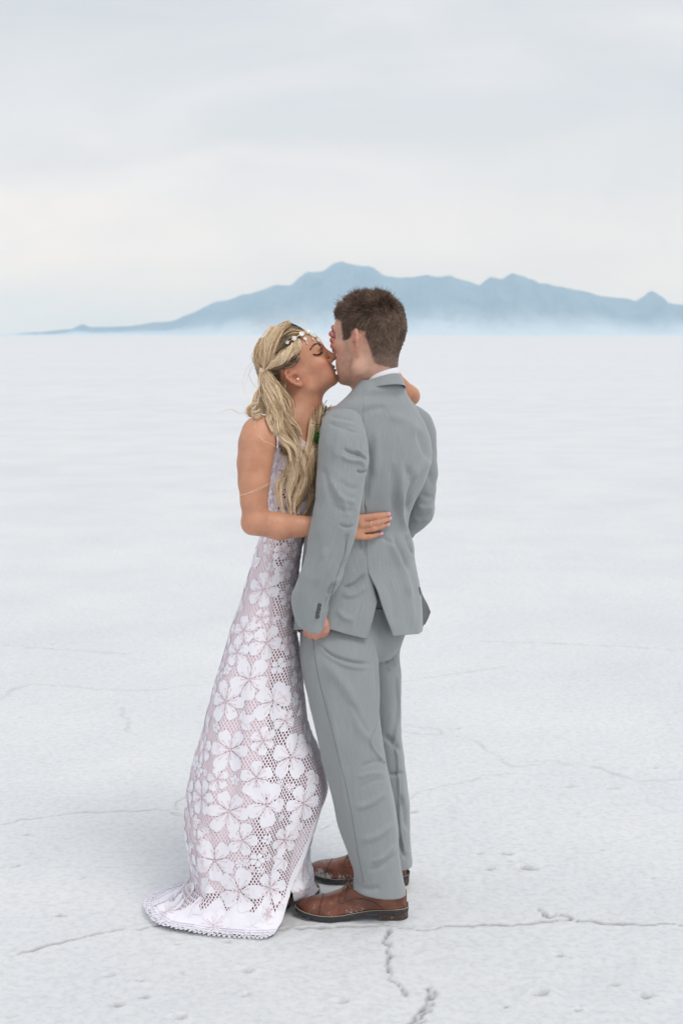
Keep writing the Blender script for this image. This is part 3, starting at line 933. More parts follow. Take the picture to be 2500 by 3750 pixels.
        if lc[i, 2] < .06:
            ln *= .35 + .65 * fade[i]
            if rng.random() > .35 + .65 * fade[i]: continue
        clump = 1 + .35 * nz1[i] + .25 * vnoise(lc[i:i + 1] * 160, 6)[0]
        b = clump * np.array([.165, .112, .084]) * (0.62 + .75 * rng.random()) * (1 + .25 * nz3[i])
        if rng.random() < .18: b = b * 1.7
        short_tuft(hm, pt[i] - nn * .001, d, nn, ln, .00085 + .0004 * t, b, rng.normal(0, .10, 3) - u * .08 * t)
    hair = hm.build('hair', strand_material('brown_hair', .5), body)
    hair['label'] = 'short tousled dark brown hair'
    return body

def make_suit(body):
    # ---- trousers
    tro_folds = [
        ([(1150,2340),(1200,2390),(1290,2425),(1376,2432)], 7, -.005, 1), ([(1155,2352),(1210,2408),(1290,2442),(1372,2447)], 7, .004, 1),
        ([(1170,2400),(1230,2470),(1290,2560),(1330,2680),(1375,2735)], 26, .006, 1), ([(1280,2560),(1330,2660),(1360,2700)], 14, -.004, 1),
        ([(1376,2420),(1381,2560),(1372,2660),(1352,2705),(1368,2745),(1406,2790)], 5, .0045, 0),
        ([(1320,2812),(1365,2792),(1412,2782)], 10, -.0030, 1), ([(1300,2850),(1360,2832),(1414,2832)], 12, .0026, 1), ([(1310,2890),(1365,2862),(1418,2852)], 9, -.0018, 1),
        ([(1290,2960),(1360,2940),(1425,2890)], 14, .004, 1), ([(1310,3080),(1380,3060),(1450,3010)], 16, .004, 1),
        ([(1340,3190),(1400,3170),(1455,3120)], 10, -.004, 1), ([(1350,3160),(1400,3140),(1452,3090)], 9, .004, 1),
        ([(1200,2500),(1230,2700),(1262,2900),(1290,3050)], 20, .004, 1), ([(1300,3235),(1345,3255),(1400,3250)], 12, -.004, 1),
    ]
    far_folds = [
        ([(1405,2430),(1430,2416),(1452,2404)], 9, -.006, 1), ([(1415,2452),(1440,2442),(1456,2432)], 9, .004, 1),
        ([(1452,2480),(1456,2620),(1442,2700),(1450,2760),(1458,2900),(1462,3020),(1478,3120)], 5, .005, 0),
        ([(1400,2690),(1440,2720),(1468,2760)], 12, -.006, 1), ([(1420,2840),(1450,2835),(1482,2830)], 9, -.005, 1), ([(1460,2900),(1480,2960),(1490,3050)], 10, -.006, 1),
        ([(1455,3060),(1470,3110),(1490,3150)], 8, -.005, 1),
    ]
    near = [(1112,2250,1390,2250,4.11,.08,.2),(1106,2300,1396,2300,4.105,.098,.2),(1098,2396,1386,2396,4.085,.108,.1),(1109,2477,1386,2477,4.075,.102,0),(1134,2580,1387,2580,4.065,.096,0),(1158,2682,1395,2682,4.055,.09,0),
            (1183,2794,1413,2794,4.055,.086,0),(1210,2896,1436,2896,4.055,.082,0),(1240,3026,1456,3026,4.055,.078,0),(1276,3133,1463,3133,4.055,.076,0),(1296,3200,1475,3218,4.058,.076,0),(1290,3242,1487,3268,4.06,.078,0)]
    far = [(1300,2250,1500,2250,4.21,.11,.2),(1296,2329,1482,2329,4.21,.108,.2),(1300,2388,1464,2388,4.22,.10,.1),(1325,2468,1469,2468,4.23,.095,0),(1335,2602,1467,2602,4.25,.088,0),(1345,2713,1471,2713,4.265,.084,0),
           (1355,2794,1480,2794,4.28,.082,0),(1366,2896,1493,2896,4.295,.08,0),(1373,2959,1498,2959,4.305,.08,0),(1385,3093,1504,3093,4.32,.078,0),(1388,3150,1509,3160,4.325,.078,0)]
    hips = [(1140,2070,1474,2070,4.17,.096,.35),(1120,2190,1490,2190,4.16,.108,.35),(1108,2250,1492,2250,4.155,.115,.35),(1103,2320,1482,2320,4.15,.125,.3),(1106,2375,1466,2375,4.15,.115,.25),(1130,2410,1440,2410,4.15,.09,.2)]
    mb_v, mb_f, mb_uv, off = [], [], [], 0
    for lv, nr, nc, fo in ((near, 190, 150, tro_folds), (far, 170, 120, far_folds), (hips, 70, 160, tro_folds[:2])):
        V, F, r, TT = loft(lv, nr, nc, expo=2.15)
        V = V + vnormals(V, F) * (0.0022 * fbm(V * np.array([26, 26, 7]), 3, 8))[:, None]
        # flip test: folds use outward normals
        Nn = vnormals(V, F); c = V.mean(0)
        if ((V - c) * Nn)[:, :2].sum() < 0: F = F[:, ::-1]
        V = sculpt(V, F, [(q[0], q[1] * .75, q[2] * 1.7, q[3]) for q in fo])
        mb_v.append(V); mb_f.append(F + off); off += len(V); mb_uv.append(uv_from(nr, nc, 1.0, 1.0 if lv is not hips else .2))
    trousers = mesh_obj('trousers', np.concatenate(mb_v), np.concatenate(mb_f), M_SUIT, body, uv=np.concatenate(mb_uv))
    solidify(trousers, .0025)
    tbvh = bvh_of(np.concatenate(mb_v), np.concatenate(mb_f))
    def seam(px, w, bv, name, par, mat, lift=.0003, n=60):
        pts = []
        for q in catmull(np.array(px, float), n):
            h = ray_px(bv, q[0], q[1])
            if h: pts.append(np.array(h[0] + h[1] * lift))
        v, f_ = tube(pts, w, 4)
        return mesh_obj(name, v, f_, mat, par)
    seam([(1146,2336),(1152,2400),(1166,2480),(1188,2570),(1212,2660),(1236,2760),(1262,2860),(1283,2960),(1300,3060),(1315,3150),(1332,3230)], .0007, tbvh, 'side_seam', trousers, M_SUIT_DARK)
    seam([(1092+8,2300),(1112,2315),(1140,2335),(1165,2332),(1186,2318),(1196,2300)], .0016, tbvh, 'pocket_edge', trousers, M_SUIT_DARK, .001)
    # ---- jacket body, open at the back vent
    jl = [(1312,1388,1464,1388,4.155,.074,.25),(1294,1418,1483,1418,4.155,.094,.3),(1270,1447,1496,1447,4.155,.10,.4),(1240,1472,1514,1472,4.15,.112,.4),(1212,1498,1530,1498,4.15,.118,.4),(1197,1530,1546,1530,4.15,.122,.4),
          (1184,1570,1566,1570,4.15,.13,.4),(1174,1620,1580,1620,4.15,.135,.4),(1168,1690,1582,1690,4.15,.138,.4),(1156,1790,1552,1790,4.15,.135,.4),(1142,1850,1521,1850,4.15,.13,.4),(1118,1942,1495,1942,4.15,.128,.4),
          (1112,2000,1515,2000,4.15,.13,.4),(1106,2054,1521,2054,4.15,.135,.4),(1099,2115,1533,2115,4.15,.14,.4),(1089,2182,1544,2182,4.148,.15,.4),(1081,2258,1551,2258,4.146,.155,.4),(1078,2318,1552,2318,4.146,.157,.4)]
    vent_r = np.array([(1330,1390),(1335,2039),(1341,2074),(1362,2130),(1390,2227),(1420,2322)], float)
    vent_l = np.array([(1330,1390),(1335,2039),(1356,2100),(1371,2176),(1352,2258),(1336,2324)], float)
    def tfun(i, r, ncol):
        cx, w, py = (r[0] + r[2]) / 2, (r[2] - r[0]) / 2, r[1]
        xr = np.interp(py, vent_r[:, 1], vent_r[:, 0]); xl = np.interp(py, vent_l[:, 1], vent_l[:, 0])
        tr = -math.acos(max(-1, min(1, (xr - cx) / w))); tl = -math.acos(max(-1, min(1, (xl - cx) / w)))
        return np.linspace(tr, tl + 2 * math.pi, ncol)
    nr, nc = 300, 260
    V, F, r, TT = loft(jl, nr, nc, tfun, closed=False, expo=2.2)
    V = V.reshape(nr, nc, 3)
    # right panel lies over the left one; hem line
    pyr = r[:, 1]
    below = smooth01((pyr - 2039) / 120)
    uu = np.linspace(0, 1, nc)
    N0 = vnormals(V.reshape(-1, 3), F).reshape(nr, nc, 3)
    if (N0[150] * (V[150] - V[150].mean(0))).sum() < 0:
        F = F[:, ::-1]; N0 = -N0
    edge_r = np.exp(-(uu / .05) ** 2); edge_l = np.exp(-((1 - uu) / .05) ** 2)
    V += N0 * (.012 * below[:, None] * edge_r[None] - .003 * below[:, None] * edge_l[None])[..., None]
    px0 = project(V[-1])
    hem = np.interp(px0[:, 0], [1078, 1196, 1267, 1336, 1345, 1420, 1552], [2306, 2300, 2322, 2338, 2338, 2331, 2320]) - px0[:, 1]
    nearside = smooth01((V[-1][:, 1].mean() - V[-1][:, 1]) / .03)
    hem = hem * nearside / 1265.0
    wv = smooth01((pyr - 2180) / 140)
    V[:, :, 2] -= wv[:, None] * hem[None]
    V = V.reshape(-1, 3)
    V = V + vnormals(V, F) * (0.0022 * fbm(V * np.array([20, 20, 8]), 3, 18) * smooth01((1.70 - V[:, 2]) / .1))[:, None]
    jf = [
        ([(1590,1640),(1560,1690),(1500,1760),(1470,1830),(1478,1900)], 22, .007, 1), ([(1470,1660),(1466,1760),(1462,1860),(1488,1960),(1515,2060)], 13, .0065, 1),
        ([(1490,1690),(1500,1760),(1490,1830),(1500,1900)], 16, -.007, 1), ([(1440,1690),(1440,1800),(1446,1900)], 16, -.005, 1),
        ([(1345,1600),(1352,1690),(1345,1780),(1336,1860)], 12, -.006, 1), ([(1372,1560),(1380,1660),(1372,1760)], 16, .004, 1),
        ([(1400,1950),(1440,2010),(1470,2080),(1500,2200)], 20, .006, 1), ([(1440,1960),(1475,2040),(1500,2100)], 14, -.006, 1), ([(1480,1960),(1500,2010),(1518,2040)], 8, -.005, 1),
        ([(1380,1940),(1410,1975),(1450,2000)], 10, -.004, 1), ([(1250,2155),(1300,2140),(1340,2100)], 10, -.006, 1), ([(1246,2180),(1300,2175),(1340,2140)], 14, .005, 1),
        ([(1420,2120),(1440,2200),(1450,2300)], 18, -.004, 1), ([(1480,2120),(1500,2200),(1512,2300)], 18, .004, 1), ([(1300,1900),(1320,2000),(1330,2030)], 8, -.004, 1),
        ([(1335,1700),(1336,1850),(1335,2036)], 2.6, -.0022, 0), ([(1400,1520),(1480,1540),(1550,1610)], 25, .004, 1), ([(1310,1530),(1360,1500),(1420,1490)], 18, -.0025, 1),
        ([(1520,1560),(1550,1640),(1570,1700)], 16, -.005, 1), ([(1230,2230),(1260,2260),(1300,2270)], 16, .004, 1),
    ]
    V = sculpt(V, F, [(q[0], q[1] * .75, q[2] * 1.65, q[3]) for q in jf])
    jacket = mesh_obj('jacket', V, F, M_SUIT, body, uv=uv_from(nr, nc, 1.0, 1.0))
    jacket['label'] = 'light grey wool jacket with a single open back vent'
    solidify(jacket, .003)
    jb = bvh_of(V, F)
    global JACKET_BVH
    JACKET_BVH = jb
    seam([(1338,1700),(1338,1800),(1336,1900),(1335,2036)], .0005, jb, 'back_seam', jacket, M_SUIT_DARK)
    # ---- near sleeve
    sl = [(1240,1487,1280,1481,4.09,.03,0),(1212,1498,1300,1490,4.075,.05,0),(1192,1521,1318,1512,4.05,.068,0),(1177,1556,1334,1560,4.03,.086,0),(1167,1618,1347,1624,4.01,.09,0),(1163,1680,1349,1694,3.995,.086,0),(1159,1767,1334,1762,3.975,.078,0),(1156,1825,1325,1815,3.965,.074,0),
          (1145,1876,1320,1872,3.958,.072,0),(1135,1924,1313,1920,3.955,.070,0),(1127,1974,1302,1968,3.955,.067,0),(1118,2034,1284,2022,3.955,.063,0),(1097,2105,1264,2070,3.955,.060,0),(1082,2146,1249,2126,3.958,.058,0),(1072,2176,1232,2156,3.96,.056,0),(1071,2212,1211,2190,3.962,.053,0),(1079,2253,1203,2235,3.965,.050,0),(1093,2288,1186,2294,3.967,.047,0)]
    nr2, nc2 = 220, 120
    V, F, r, TT = loft(sl, nr2, nc2, expo=2.1)
    Nn = vnormals(V, F)
    if ((V - V.mean(0)) * Nn)[:, :2].sum() < 0: F = F[:, ::-1]
    # cuff: the near edge of the hem drops to a point at the vent
    Vg = V.reshape(nr2, nc2, 3)
    px = project(Vg[-1]); nearm = Vg[-1][:, 1] < Vg[-1][:, 1].mean()
    drop = np.where(nearm, np.interp(px[:, 0], [1093, 1119, 1166, 1172, 1186], [0, 9, 20, 16, 0]), 0) / 1290
    Vg[:, :, 2] -= smooth01((np.arange(nr2) / (nr2 - 1) - .86) / .14)[:, None] * drop[None]
    V = Vg.reshape(-1, 3)
    V = V + vnormals(V, F) * (0.0028 * fbm(V * np.array([22, 22, 14]), 3, 28))[:, None]
    sf = [
        ([(1200,1522),(1250,1528),(1300,1540)], 7, -.005, 1), ([(1205,1540),(1250,1548),(1310,1560)], 8, .0045, 1), ([(1200,1552),(1250,1566),(1320,1590)], 6, -.0035, 1),
        ([(1250,1640),(1290,1660),(1325,1668),(1345,1690)], 8, -.006, 1), ([(1240,1660),(1280,1685),(1320,1690),(1340,1715)], 9, .006, 1), 
        ([(1300,1640),(1320,1660),(1345,1680)], 6, .006, 1), ([(1305,1720),(1325,1730),(1345,1722)], 6, -.006, 1), ([(1255,1560),(1235,1620),(1225,1690)], 18, .004, 1),
        ([(1225,1805),(1265,1830),(1308,1842)], 12, .0035, 1), ([(1205,1838),(1255,1868),(1305,1872)], 13, -.0032, 1), ([(1235,1755),(1280,1786),(1322,1790)], 14, -.0028, 1),
        ([(1200,1740),(1230,1790),(1262,1850),(1270,1900)], 12, .005, 1), ([(1180,1700),(1200,1780),(1235,1860)], 16, -.004, 1), ([(1240,1920),(1270,1930),(1300,1925)], 8, -.005, 1),
        ([(1265,1960),(1262,2040),(1235,2110),(1215,2170)], 4, -.0026, 0), ([(1190,2000),(1180,2080),(1150,2150)], 20, .004, 1), ([(1160,1950),(1150,2050),(1120,2120)], 20, -.003, 1),
        ([(1225,2130),(1205,2165),(1200,2185)], 7, -.006, 1), ([(1240,2110),(1222,2150),(1214,2170)], 6, .005, 1), ([(1196,2190),(1186,2230),(1176,2300)], 3, -.003, 0), ([(1160,2200),(1150,2250),(1140,2290)], 14, .002, 1),
    ]
    V = sculpt(V, F, [(q[0], q[1] * .75, q[2] * 1.4, q[3]) for q in sf])
    sleeve = mesh_obj('sleeve', V, F, M_SUIT, jacket, uv=uv_from(nr2, nc2, .55, .8))
    sleeve['label'] = 'near sleeve with four dark cuff buttons'
    solidify(sleeve, .003)
    sb = bvh_of(V, F)
    global SLEEVE_BVH
    SLEEVE_BVH = sb
    seam([(1276,1950),(1262,2020),(1236,2100),(1216,2170),(1200,2220),(1180,2296)], .0007, sb, 'sleeve_seam', jacket, M_SUIT_DARK)
    # buttons
    mbut = Mat('dark_button', (0.055, 0.057, 0.06), 0.25, Coat_Weight=.5).m
    for bx, by in ((1168, 2217), (1166, 2231), (1162, 2244), (1161, 2257)):
        h = ray_px(sb, bx, by); c = np.array(h[0] + h[1] * .0012); nn = np.array(h[1])
        a = np.cross(nn, [0, 0, 1]); a /= np.linalg.norm(a); b = np.cross(a, nn)
        v, fc = [], []
        prof = [(0, .0012), (.0028, .0011), (.0042, .0024), (.0056, .0030), (.0066, .0022), (.0068, .0), (.0060, -.001)]
        for pr, ph in prof:
            for k in range(14):
                t = 2 * math.pi * k / 14
                v.append(c + nn * ph + (a * math.cos(t) + b * math.sin(t)) * max(pr, .0003))
        for q in range(len(prof) - 1):
            for k in range(14): fc.append((q * 14 + k, q * 14 + (k + 1) % 14, (q + 1) * 14 + (k + 1) % 14, (q + 1) * 14 + k))
        mesh_obj('button', v, fc, mbut, jacket)
    # ---- far sleeve (elbow bent, hand in the far pocket)
    pts = catmull([P(1490,1510,4.21), P(1532,1560,4.235), P(1541,1640,4.25), P(1543,1740,4.265), P(1541,1830,4.28), P(1535,1872,4.285), P(1505,1898,4.305), P(1455,1950,4.35), P(1405,2030,4.41), P(1385,2080,4.44)], 110)
    rad = interp_rows([0, .09, .22, .4, .52, .6, .7, .85, 1.0], np.array([.03, .044, .047, .045, .045, .047, .044, .040, .038]), np.linspace(0, 1, 110))
    v, fc = tube(pts, rad, 48, cap=False)
    F2 = np.array(fc); v = v + vnormals(v, F2) * 0.0
    Nn = vnormals(v, F2)
    ctr = np.repeat(pts, 48, axis=0)
    if ((v - ctr) * Nn).sum() < 0: F2 = F2[:, ::-1]
    v = v + vnormals(v, F2) * (0.003 * fbm(v * np.array([24, 24, 20]), 3, 48))[:, None]
    v = sculpt(v, F2, [([(1512,1880),(1545,1892),(1585,1880)], 7, -.008, 1), ([(1505,1905),(1545,1910),(1588,1895)], 6, .006, 1), ([(1520,1850),(1550,1862),(1590,1856)], 7, .005, 1), ([(1525,1925),(1550,1925),(1575,1915)], 5, -.005, 1), ([(1540,1800),(1565,1820),(1592,1820)], 8, -.005, 1), ([(1560,1720),(1575,1760),(1590,1790)], 10, -.004, 1)])
    s2 = mesh_obj('sleeve', v, F2, M_SUIT, jacket, uv=uv_from(110, 48, .55, .8))
    solidify(s2, .003)
    # ---- front flap of the jacket pushed out by the far hand
    rows = []
    for a, b, ya, yb in (((1535,2150),(1545,2184),4.16,4.30), ((1535,2190),(1563,2214),4.17,4.32), ((1537,2230),(1574,2241),4.18,4.33), ((1540,2268),(1566,2262),4.19,4.33), ((1545,2300),(1554,2286),4.20,4.32)):
        A, B = np.array(P(a[0], a[1], ya)), np.array(P(b[0], b[1], yb))
        rows.append([A + (B - A) * t + np.array([0, .015 * math.sin(t * 3.1), 0]) for t in np.linspace(0, 1, 10)])
    vv = np.array(rows).reshape(-1, 3)
    fc = [(i * 10 + j, i * 10 + j + 1, (i + 1) * 10 + j + 1, (i + 1) * 10 + j) for i in range(4) for j in range(9)]
    fl = mesh_obj('front_flap', vv, np.array(fc), Mat('jacket_lining', (0.095, 0.108, 0.118), .7).m, jacket, uv=uv_from(5, 10, .1, .1)); solidify(fl, .004, 0)
    # small breast pocket welt and lapel edge seen past the near shoulder
    lv = [(1158,1628,1186,1622,4.10,.012,0),(1157,1660,1186,1660,4.10,.014,0),(1156,1720,1184,1720,4.10,.016,0),(1152,1800,1182,1800,4.10,.02,0),(1144,1860,1176,1860,4.10,.02,0),(1128,1960,1160,1960,4.10,.02,0)]
    V, F, r, TT = loft(lv, 40, 16)
    mesh_obj('lapel', V, F, M_SUIT, jacket, uv=uv_from(40, 16, .1, .6))
    # ---- collars: tilted rings round the neck
    def ring(rows, n=72, open_front=True):
        """rows: (Lx,Ly, Nx,Ny, Rx,Ry, Yc, d): left, nearest and right pixel of each ring."""
        out = []
        for (lx, ly, nx_, ny_, rx, ry, Yc, d) in rows:
            L, R = np.array(P(lx, ly, Yc + .01)), np.array(P(rx, ry, Yc))
            Nn_ = np.array(P(nx_, ny_, Yc - d))
            c = (L + R) / 2; a = (R - L) / 2; b = Nn_ - c
            t = np.linspace(0, 2 * math.pi, n, endpoint=False)
            out.append(c + np.cos(t)[:, None] * a + np.sin(t)[:, None] * b)
        out = np.array(out); m = len(out)
        F = np.array([(i * n + j, (i + 1) * n + j, (i + 1) * n + (j + 1) % n, i * n + (j + 1) % n) for i in range(m - 1) for j in range(n)])
        return out.reshape(-1, 3), F, m, n
    V, F, m_, n_ = ring([(1306,1448,1392,1392,1463,1392,4.155,.070),(1300,1428,1390,1366,1460,1366,4.155,.067),(1300,1421,1388,1355,1456,1353,4.155,.063),(1303,1420,1388,1353,1453,1353,4.155,.060),(1306,1430,1388,1372,1450,1372,4.155,.058)])
    sc = mesh_obj('shirt_collar', V, F, M_SHIRT, body)
    V, F, m_, n_ = ring([(1296,1445,1392,1392,1464,1385,4.155,.0695),(1294,1428,1390,1378,1463,1376,4.155,.072),(1289,1432,1390,1377,1466,1378,4.155,.0755),(1280,1444,1392,1394,1474,1398,4.155,.083),(1270,1458,1394,1412,1484,1422,4.155,.093),(1270,1460,1394,1414,1484,1424,4.155,.091),(1275,1457,1394,1410,1480,1420,4.155,.088)])
    V = laplace(V, F, 0)
    co = mesh_obj('collar', V, F, M_SUIT, jacket, uv=uv_from(m_, n_, .5, .05))
    md = co.modifiers.new('round', 'SUBSURF'); md.levels = 1; md.render_levels = 1
    # trousers' back pocket and button under the vent
    hh = []
    for q in np.linspace(0, 1, 12):
        h = ray_px(tbvh, 1358 + 62 * q, 2228 + 4 * q)
        if h: hh.append(np.array(h[0] + h[1] * .0012))
    if len(hh) > 2:
        v, fc = tube(hh, .0022, 6); mesh_obj('back_pocket_welt', v, fc, M_SUIT_DARK, trousers)
    return jacket, trousers

groom = make_groom()
jacket, trousers = make_suit(groom)
# ------------------------------------------------------------------ the brown shoes
def leather_material():
    m = Mat('brown_leather', (0.20, 0.075, 0.04), 0.36)
    n1 = m.noise(26.0, detail=4)
    r = m.ramp(n1.outputs['Fac'], [(0.3, (0.085, 0.029, 0.017)), (0.5, (0.155, 0.050, 0.027)), (0.72, (0.25, 0.092, 0.050))])
    bt = m.attr('burnish'); bm = m.mix(bt.outputs['Fac'], r.outputs[0], (0.022, 0.010, 0.008)); r = bm
    n2 = m.noise(190.0, detail=5, rough=0.75)          # dried salt
    n3 = m.noise(22.0, detail=2)
    mu = m.node('ShaderNodeMath', operation='MULTIPLY'); m.link(n2.outputs['Fac'], mu.inputs[0]); m.link(n3.outputs['Fac'], mu.inputs[1])
    at = m.attr('salt'); ad = m.node('ShaderNodeMath', operation='ADD'); m.link(mu.outputs[0], ad.inputs[0]); m.link(at.outputs['Fac'], ad.inputs[1])
    r2 = m.ramp(ad.outputs[0], [(0.40, (0, 0, 0)), (0.52, (1, 1, 1))])
    mx = m.mix(r2.outputs[0], r.outputs[0], (0.62, 0.60, 0.60))
    m.base(mx.outputs[0]); m.bump(n1.outputs['Fac'], 0.12, 0.002)
    return m.m

def make_shoe(body, heel, ang, scale, mats, toe_dark, label):
    """heel: ground point under the back of the heel; ang: heading of the toe (radians, from -X towards +Y)."""
    ML, MS, MH, MW, MLACE, MD = mats
    d = np.array([-math.cos(ang), math.sin(ang), 0]); w = np.array([-math.sin(ang), -math.cos(ang), 0]); u = np.array([0, 0, 1.0])
    o = np.array(heel)
    W = lambda x, y, z: o + scale * (x * d + y * w + z * u)
    #       x    half  zbot  ztop  (upper)
    st = [(0.004,.020,.030,.074),(.012,.029,.030,.084),(.03,.034,.030,.098),(.07,.0355,.030,.110),(.11,.036,.029,.112),(.145,.038,.026,.106),(.175,.0415,.021,.090),(.20,.045,.016,.074),(.225,.0475,.0135,.063),(.25,.0455,.0135,.056),(.275,.0405,.016,.052),(.295,.033,.019,.047),(.310,.025,.022,.041),(.320,.016,.024,.035),(.3245,.006,.026,.030)]
    st = np.array(st); X = np.linspace(0, 1, 60); r = interp_rows(np.linspace(0, 1, len(st)), st, X)
    n = 33; a = np.linspace(0, math.pi, n)
    V = []
    for x, hw, zb, zt in r:
        e = .62 if x > .24 else .70
        y = hw * np.sign(np.cos(a)) * np.abs(np.cos(a)) ** (.72 if x < .16 else .8)
        z = zb + (zt - zb) * np.sin(a) ** e
        z = np.maximum(z, zb)
        V.append([W(x, yy + .004 * math.sin(x * 9), zz) for yy, zz in zip(y, z)])
    V = np.array(V).reshape(-1, 3)
    F = np.array([(i * n + j, i * n + j + 1, (i + 1) * n + j + 1, (i + 1) * n + j) for i in range(59) for j in range(n - 1)])
    c = V.mean(0); Nn = vnormals(V, F)
    if ((V - c) * Nn).sum() < 0: F = F[:, ::-1]
    N2 = vnormals(V, F)
    loc = (V - o) @ np.stack([d, w, u]).T / scale
    V = V + N2 * (.0016 * vnoise(loc * np.array([60, 25, 40]), 5) * ((loc[:, 0] > .15) & (loc[:, 0] < .24)))[:, None]
    salt = .025 + .10 * np.clip(1 - (loc[:, 2] - .02) / .028, 0, 1) + .05 * smooth01((loc[:, 0] - .17) / .1) * toe_dark
    up = mesh_obj('shoe', V, F, ML, body, attrs={'salt': salt, 'burnish': .85 * smooth01((loc[:, 0] - .285 + .02 * vnoise(loc * 60, 2)) / .04) * smooth01((.06 - loc[:, 2]) / .03)}); up['label'] = label
    ub = bvh_of(V, F)
    # sole
    def plan(x):
        return np.interp(x, st[:, 0], st[:, 1]) + .0045
    xs = np.concatenate([np.linspace(-.001, .30, 46), np.linspace(.304, .3295, 12)])
    hw = np.array([plan(min(max(x, .004), .3245)) for x in xs]); hw[0] = .017; hw[-1] = .004; hw[-2] = .011
    zb = np.interp(xs, [0, .09, .11, .15, .19, .22, .26, .30, .33], [.019, .018, .017, .010, .002, .000, .001, .006, .013])
    th = np.interp(xs, [0, .1, .2, .33], [.010, .010, .013, .011])
    mb = MB(); v = []
    for x, h, b, t in zip(xs, hw, zb, th):
        cy = .004 * math.sin(x * 9)
        v += [W(x, h + cy, b), W(x, h + .0005 + cy, b + t), W(x, -h - .0005 + cy, b + t), W(x, -h + cy, b)]
    f = []
    for i in range(len(xs) - 1):
        for j in range(4): f.append((i * 4 + j, i * 4 + (j + 1) % 4, (i + 1) * 4 + (j + 1) % 4, (i + 1) * 4 + j))
    f += [(3, 2, 1, 0), tuple(4 * (len(xs) - 1) + j for j in range(4))]
    mb.add(v, f); sole = mb.build('sole', MS, up, smooth=False)
    # heel block
    mb = MB(); hx = np.linspace(0, .084, 12); v = []
    for x in hx:
        h = np.interp(x, [0, .01, .03, .084], [.014, .027, .034, .034]); v += [W(x, h, -.003), W(x, h + .001, .019), W(x, -h - .001, .019), W(x, -h, -.003)]
    f = []
    for i in range(11):
        for j in range(4): f.append((i * 4 + j, i * 4 + (j + 1) % 4, (i + 1) * 4 + (j + 1) % 4, (i + 1) * 4 + j))
    f += [(3, 2, 1, 0), (44, 45, 46, 47)]
    mb.add(v, f); mb.build('heel', MH, up, smooth=False)
    # welt stitching, both sides
    mb = MB()
    for sg in (1, -1):
        pts = [W(x, sg * (h - .001) + .004 * math.sin(x * 9), b + t + .0012) for x, h, b, t in zip(xs, hw, zb, th)]
        v, f = tube(pts, .0013 * scale, 5); mb.add(v, f)
    mb.build('welt', MW, up)
    # seams: toe cap, quarter edge, facing
    def on(x, y, z):
        h = ub.find_nearest(Vector(W(x, y, z))); return np.array(h[0]) + .0004 * np.array(h[1])
    def line(pts, rad, name, mat):
        q = catmull(np.array([on(*p) for p in catmull(np.array(pts, float), 40)]), 60)
        v, f = tube(q, rad, 5); return mesh_obj(name, v, f, mat, up)
    line([(.262, .06, .015), (.256, .05, .045), (.252, .02, .07), (.252, -.02, .07), (.256, -.05, .045)], .0011, 'toe_cap_seam', MD)
    line([(.072, .05, .034), (.105, .05, .055), (.15, .055, .066), (.19, .06, .055), (.203, .05, .056)], .0009, 'quarter_seam', MD)
    line([(.203, .05, .056), (.205, .035, .08), (.196, .018, .095)], .0010, 'facing_seam', MD)
    line([(.184, .05, .060), (.182, .035, .085), (.176, .02, .105)], .0008, 'facing_seam', MD)
    # laces: rows across the throat and a bow
    mb = MB()
    for q in range(4):
        x = .198 - .013 * q
        pts = [on(x, yy, .12) + np.array([0, 0, .0018]) for yy in np.linspace(-.02, .024, 9)]
        v, f = tube(pts, .0017, 5); mb.add(v, f)
    kx = on(.178, .004, .13) + np.array([0, 0, .004])
    for sy, ln in ((1, .030), (-1, .030)):
        lp = [kx, kx + w * sy * ln * .5 + d * .012 + u * .010, kx + w * sy * ln + d * .014 + u * .002, kx + w * sy * ln * .9 + d * .004 - u * .008, kx + w * sy * ln * .35 - u * .001, kx]
        v, f = tube(catmull(np.array(lp), 26), .0016, 5); mb.add(v, f)
        tl = [kx, kx + w * sy * .016 + d * .02, kx + w * sy * .026 + d * .030 - u * .014, kx + w * sy * .030 + d * .034 - u * .024]
        v, f = tube(catmull(np.array(tl), 14), .0014, 5); mb.add(v, f)
    mb.build('lace', MLACE, up)
    return up

mats_shoe = (leather_material(), Mat('black_rubber_sole', (0.030, 0.034, 0.036), 0.6).m, None, Mat('welt_thread', (0.34, 0.28, 0.22), 0.8).m, Mat('brown_lace', (0.15, 0.085, 0.055), 0.8).m, Mat('dark_leather_seam', (0.06, 0.022, 0.014), 0.6).m)
_mh = Mat('stacked_heel', (0.05, 0.032, 0.026), 0.6)
_n = _mh.noise(300.0, detail=3); _r = _mh.ramp(_n.outputs['Fac'], [(0.4, (0.03, 0.024, 0.022)), (0.62, (0.10, 0.05, 0.035)), (0.74, (0.6, 0.6, 0.6))]); _mh.base(_r.outputs[0])
mats_shoe = (mats_shoe[0], mats_shoe[1], _mh.m) + mats_shoe[3:]
h1 = PG(1492, 3346); h2 = PG(1496, 3236)
make_shoe(groom, (h1.x, 4.062, 0.003), math.radians(1), 1.02, mats_shoe, 0, 'brown cap toe leather lace-up shoe nearest the camera')
make_shoe(groom, (h2.x, 4.315, 0.003), math.radians(10), 1.0, mats_shoe, 1, 'brown leather shoe further back, its toe whitened with salt')
# ------------------------------------------------------------------ the woman in the lace dress
M_SKIN_F = skin_material('tanned_skin', (0.55, 0.275, 0.172), (0.62, 0.22, 0.15))
pit = math.radians(27)
BH = Head(np.array(P(1090, 1371, 4.178)), (math.cos(pit), -0.02, math.sin(pit)), (-math.sin(pit), 0.0, math.cos(pit)), 1.0)
B_SCALP = [(1160,1150),(1148,1196),(1122,1196),(1110,1215),(1104,1252),(1099,1283),(1094,1313),(1083,1343),(1053,1346),(1030,1352),(1028,1392),(1046,1408),(1052,1470),(900,1470),(860,1150)]

